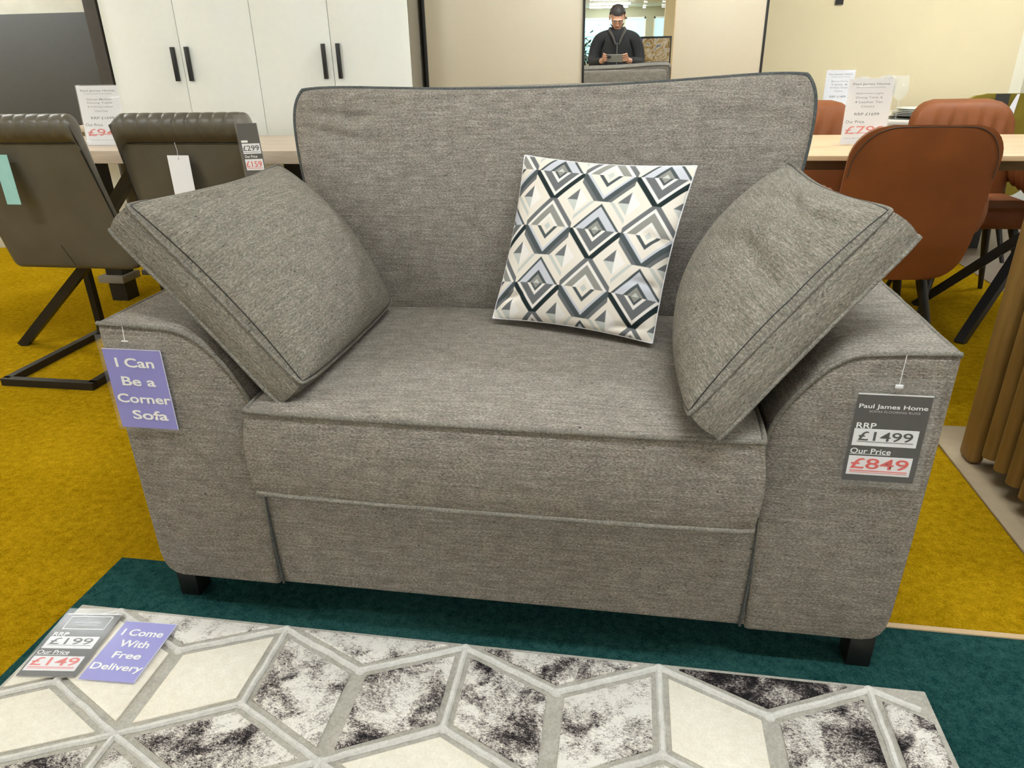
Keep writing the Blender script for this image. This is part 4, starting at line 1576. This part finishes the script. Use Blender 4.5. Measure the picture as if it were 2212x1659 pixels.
# clothes
sk = Sk()
p0 = sk.add((px, py - 0.05, 0.80), (0.185, 0.135))
c_ = sk.chain([((px, py - 0.05, 0.98), (0.215, 0.140)), ((px, py - 0.035, 1.15), (0.215, 0.140)), ((px, py - 0.015, 1.265), (0.160, 0.120))], p0)
sk.chain([((px, py - 0.002, 1.340), 0.102), ((px, py + 0.010, 1.385), 0.082)], c_)
for s in (-1, 1):
    a_ = sk.chain([((px + s * 0.10, py - 0.012, 1.315), 0.092), ((px + s * 0.185, py - 0.008, 1.280), 0.084), ((px + s * 0.232, py + 0.002, 1.155), 0.068), ((px + s * 0.248, py + 0.052, 1.040), 0.062)], c_)
    wr = ph(-0.092, -0.083, -0.095) if s < 0 else ph(0.197, -0.078, -0.085)
    sk.chain([(L(wr) * 0.55 + sk.V[a_] * 0.45 + Vector((px, py, 0)), 0.053), (wr, 0.042)], a_)
jk = grow('jacket', sk.V, sk.E, sk.R, M['jacket'], person, 2, p0)
bm = bmesh.new()
for s in (-1, 1):
    pts = smooth_path([L((px + s * 0.070, py - 0.02, 1.372)), L((px + s * 0.078, py + 0.055, 1.350)), L((px + s * 0.052, py + 0.105, 1.305)), L((px + s * 0.016, py + 0.135, 1.22))], 5)
    tube_mesh(bm, pts, 0.02, radii=[0.022 - 0.0008 * i for i in range(len(pts))], n=8)
bmesh.ops.recalc_face_normals(bm, faces=bm.faces)
finish(bm, 'collar', M['scarf'], person, angle=70)
tube('zip', [L((px, py + 0.118, 1.24)), L((px, py + 0.124, 1.15)), L((px, py + 0.10, 0.98)), L((px, py + 0.10, 0.80))], 0.004, M['ink_grey'], person)
sk = Sk()
p0 = sk.add((px, py - 0.04, 0.86), (0.165, 0.118))
for s in (-1, 1):
    sk.chain([((px + s * 0.092, py - 0.03, 0.76), 0.100), ((px + s * 0.10, py - 0.02, 0.47), 0.078), ((px + s * 0.105, py - 0.035, 0.25), 0.070), ((px + s * 0.11, py - 0.045, 0.075), 0.062)], p0)
grow('trousers', sk.V, sk.E, sk.R, M['trousers'], person, 2, p0)
for s in (-1, 1):
    sk = Sk()
    a_ = sk.add((px + s * 0.11, py - 0.075, 0.046), (0.044, 0.044))
    sk.chain([((px + s * 0.114, py + 0.02, 0.046), (0.048, 0.044)), ((px + s * 0.122, py + 0.13, 0.034), (0.044, 0.030))], a_)
    grow('shoe', sk.V, sk.E, sk.R, M['black'], person, 2, a_)

# the phone
t = thing('smartphone', 'grey phone held sideways by the person, reflected in the mirror', 'phone', ph(0.054, -0.014, -0.010))
t.rotation_euler = cam.rotation_euler
t.rotation_mode = 'XYZ'
t.rotation_euler = cam.matrix_world.to_euler()
bm = bmesh.new()
bbox(bm, (-0.081, -0.039, -0.004), (0.081, 0.039, 0.004), 0.003, 3)
finish(bm, 'phone_body', M['phone'], t)
bm = bmesh.new()
bbox(bm, (-0.076, -0.002, -0.007), (-0.040, 0.034, -0.004), 0.001, 2)
cb = finish(bm, 'camera_bump', M['ink_grey'], t)
for x, y in ((-0.067, 0.024), (-0.067, 0.006), (-0.049, 0.015)):
    bm = bmesh.new()
    lathe(bm, [(0.0075, -0.009), (0.0075, -0.007)], (x, y, 0), 16)
    bmesh.ops.recalc_face_normals(bm, faces=bm.faces)
    finish(bm, 'lens', M['black'], cb)
box('screen', (-0.076, -0.035, 0.004), (0.076, 0.035, 0.0046), M['black'], t, bev=0.0002)

# ================================================================== THE SHOP BEHIND (mirror only)
def grey_couch(x, y, rz, label):
    t = thing('sofa', label, 'sofa', (x, y, 0), (0, 0, rz))
    bm = bmesh.new()
    bbox(bm, (-0.95, -0.42, 0.10), (0.95, 0.42, 0.42), 0.03, 3)
    finish(bm, 'base', M['grey_sofa'], t)
    bm = bmesh.new()
    bbox(bm, (-0.95, 0.26, 0.42), (0.95, 0.46, 0.86), 0.05, 4)
    finish(bm, 'back_frame', M['grey_sofa'], t)
    for s in (-1, 1):
        bm = bmesh.new()
        bbox(bm, (s * 0.95 - 0.11, -0.44, 0.10), (s * 0.95 + 0.11, 0.44, 0.64), 0.05, 4)
        finish(bm, 'arm', M['grey_sofa'], t)
        me, fl, bl, _ = pillow_mesh('back_cushion', (s * 0.42 - 0.40, 0.16, 0.52), (s * 0.42 + 0.40, 0.16, 0.52), (s * 0.42 + 0.40, 0.26, 1.0), (s * 0.42 - 0.40, 0.26, 1.0), 0.08, 0.06, 0.0, 20, (0, 0.02), 0.04)
        link_mesh('back_cushion', me, M['grey_sofa'], t)
        bm = bmesh.new()
        bbox(bm, (s * 0.42 - 0.41, -0.44, 0.42), (s * 0.42 + 0.41, 0.18, 0.54), 0.04, 3)
        finish(bm, 'seat_cushion', M['grey_sofa'], t)
        for yy in (-0.36, 0.36):
            box('leg', (s * 0.86 - 0.03, yy - 0.03, 0), (s * 0.86 + 0.03, yy + 0.03, 0.10), M['black'], t)
    return t
grey_couch(2.35, -3.75, 0.0, 'grey sofa behind the photographer, reflected in the mirror')

t = thing('pillar', 'square cream pillar in the shop, reflected in the mirror', 'pillar', (2.50, -10.0, 0))
box('shaft', (-0.14, -0.14, 0.12), (0.14, 0.14, CEIL), M['wall_cream'], t)
box('base', (-0.16, -0.16, 0.0), (0.16, 0.16, 0.12), M['white_door'], t)

t = thing('picture', 'framed abstract picture on a stand, reflected in the mirror', 'picture', (1.86, -6.2, 0.0), (0, 0, 0.05))
box('frame', (-0.26, 0.0, 0.98), (0.26, 0.03, 1.40), M['black'], t)
k = NT('abstract_paint')
k.set(k.ramp(k.noise(k.coord('Object'), 7, 4, 0.6, 1.5), [(0.3, srgb(60, 50, 40)), (0.45, srgb(190, 160, 110)), (0.55, srgb(220, 214, 204)), (0.7, srgb(70, 84, 120))]), 0.6)
box('canvas', (-0.24, 0.03, 1.0), (0.24, 0.035, 1.37), k.m, t)
bm = bmesh.new()
beam(bm, (-0.2, -0.02, 0), (-0.1, -0.01, 1.0), 0.03, 0.03)
beam(bm, (0.2, -0.02, 0), (0.1, -0.01, 1.0), 0.03, 0.03)
beam(bm, (0, -0.35, 0), (0, -0.02, 1.0), 0.03, 0.03)
finish(bm, 'easel', M['oak_slat'], t, smooth=False)

t = thing('potted_tree', 'leafy potted tree in the shop, reflected in the mirror', 'plant', (0.62, -5.6, 0))
bm = bmesh.new()
lathe(bm, [(0.13, 0.0), (0.18, 0.34), (0.165, 0.34), (0.12, 0.30)], n=24)
bmesh.ops.recalc_face_normals(bm, faces=bm.faces)
finish(bm, 'pot', M['pot'], t)
tube('trunk', [(0, 0, 0.28), (0.02, 0.01, 0.7), (0.0, 0.0, 1.15)], 0.02, M['dark_post'], t)
bm = bmesh.new()
rg = random.Random(5)
for i in range(420):
    c = Vector((rg.gauss(0, 0.15), rg.gauss(0, 0.15), 1.12 + rg.gauss(0, 0.17)))
    d = Vector((rg.uniform(-1, 1), rg.uniform(-1, 1), rg.uniform(-0.5, 0.8))).normalized()
    sd = d.cross(Vector((0.3, 0.2, 1))).normalized() * 0.022
    up = d.cross(sd).normalized() * 0.006
    q = [bm.verts.new(c), bm.verts.new(c + d * 0.05 + sd + up), bm.verts.new(c + d * 0.11), bm.verts.new(c + d * 0.05 - sd + up)]
    bm.faces.new(q)
finish(bm, 'foliage', M['leaf'], t, smooth=False)
bpy.context.view_layer.update()
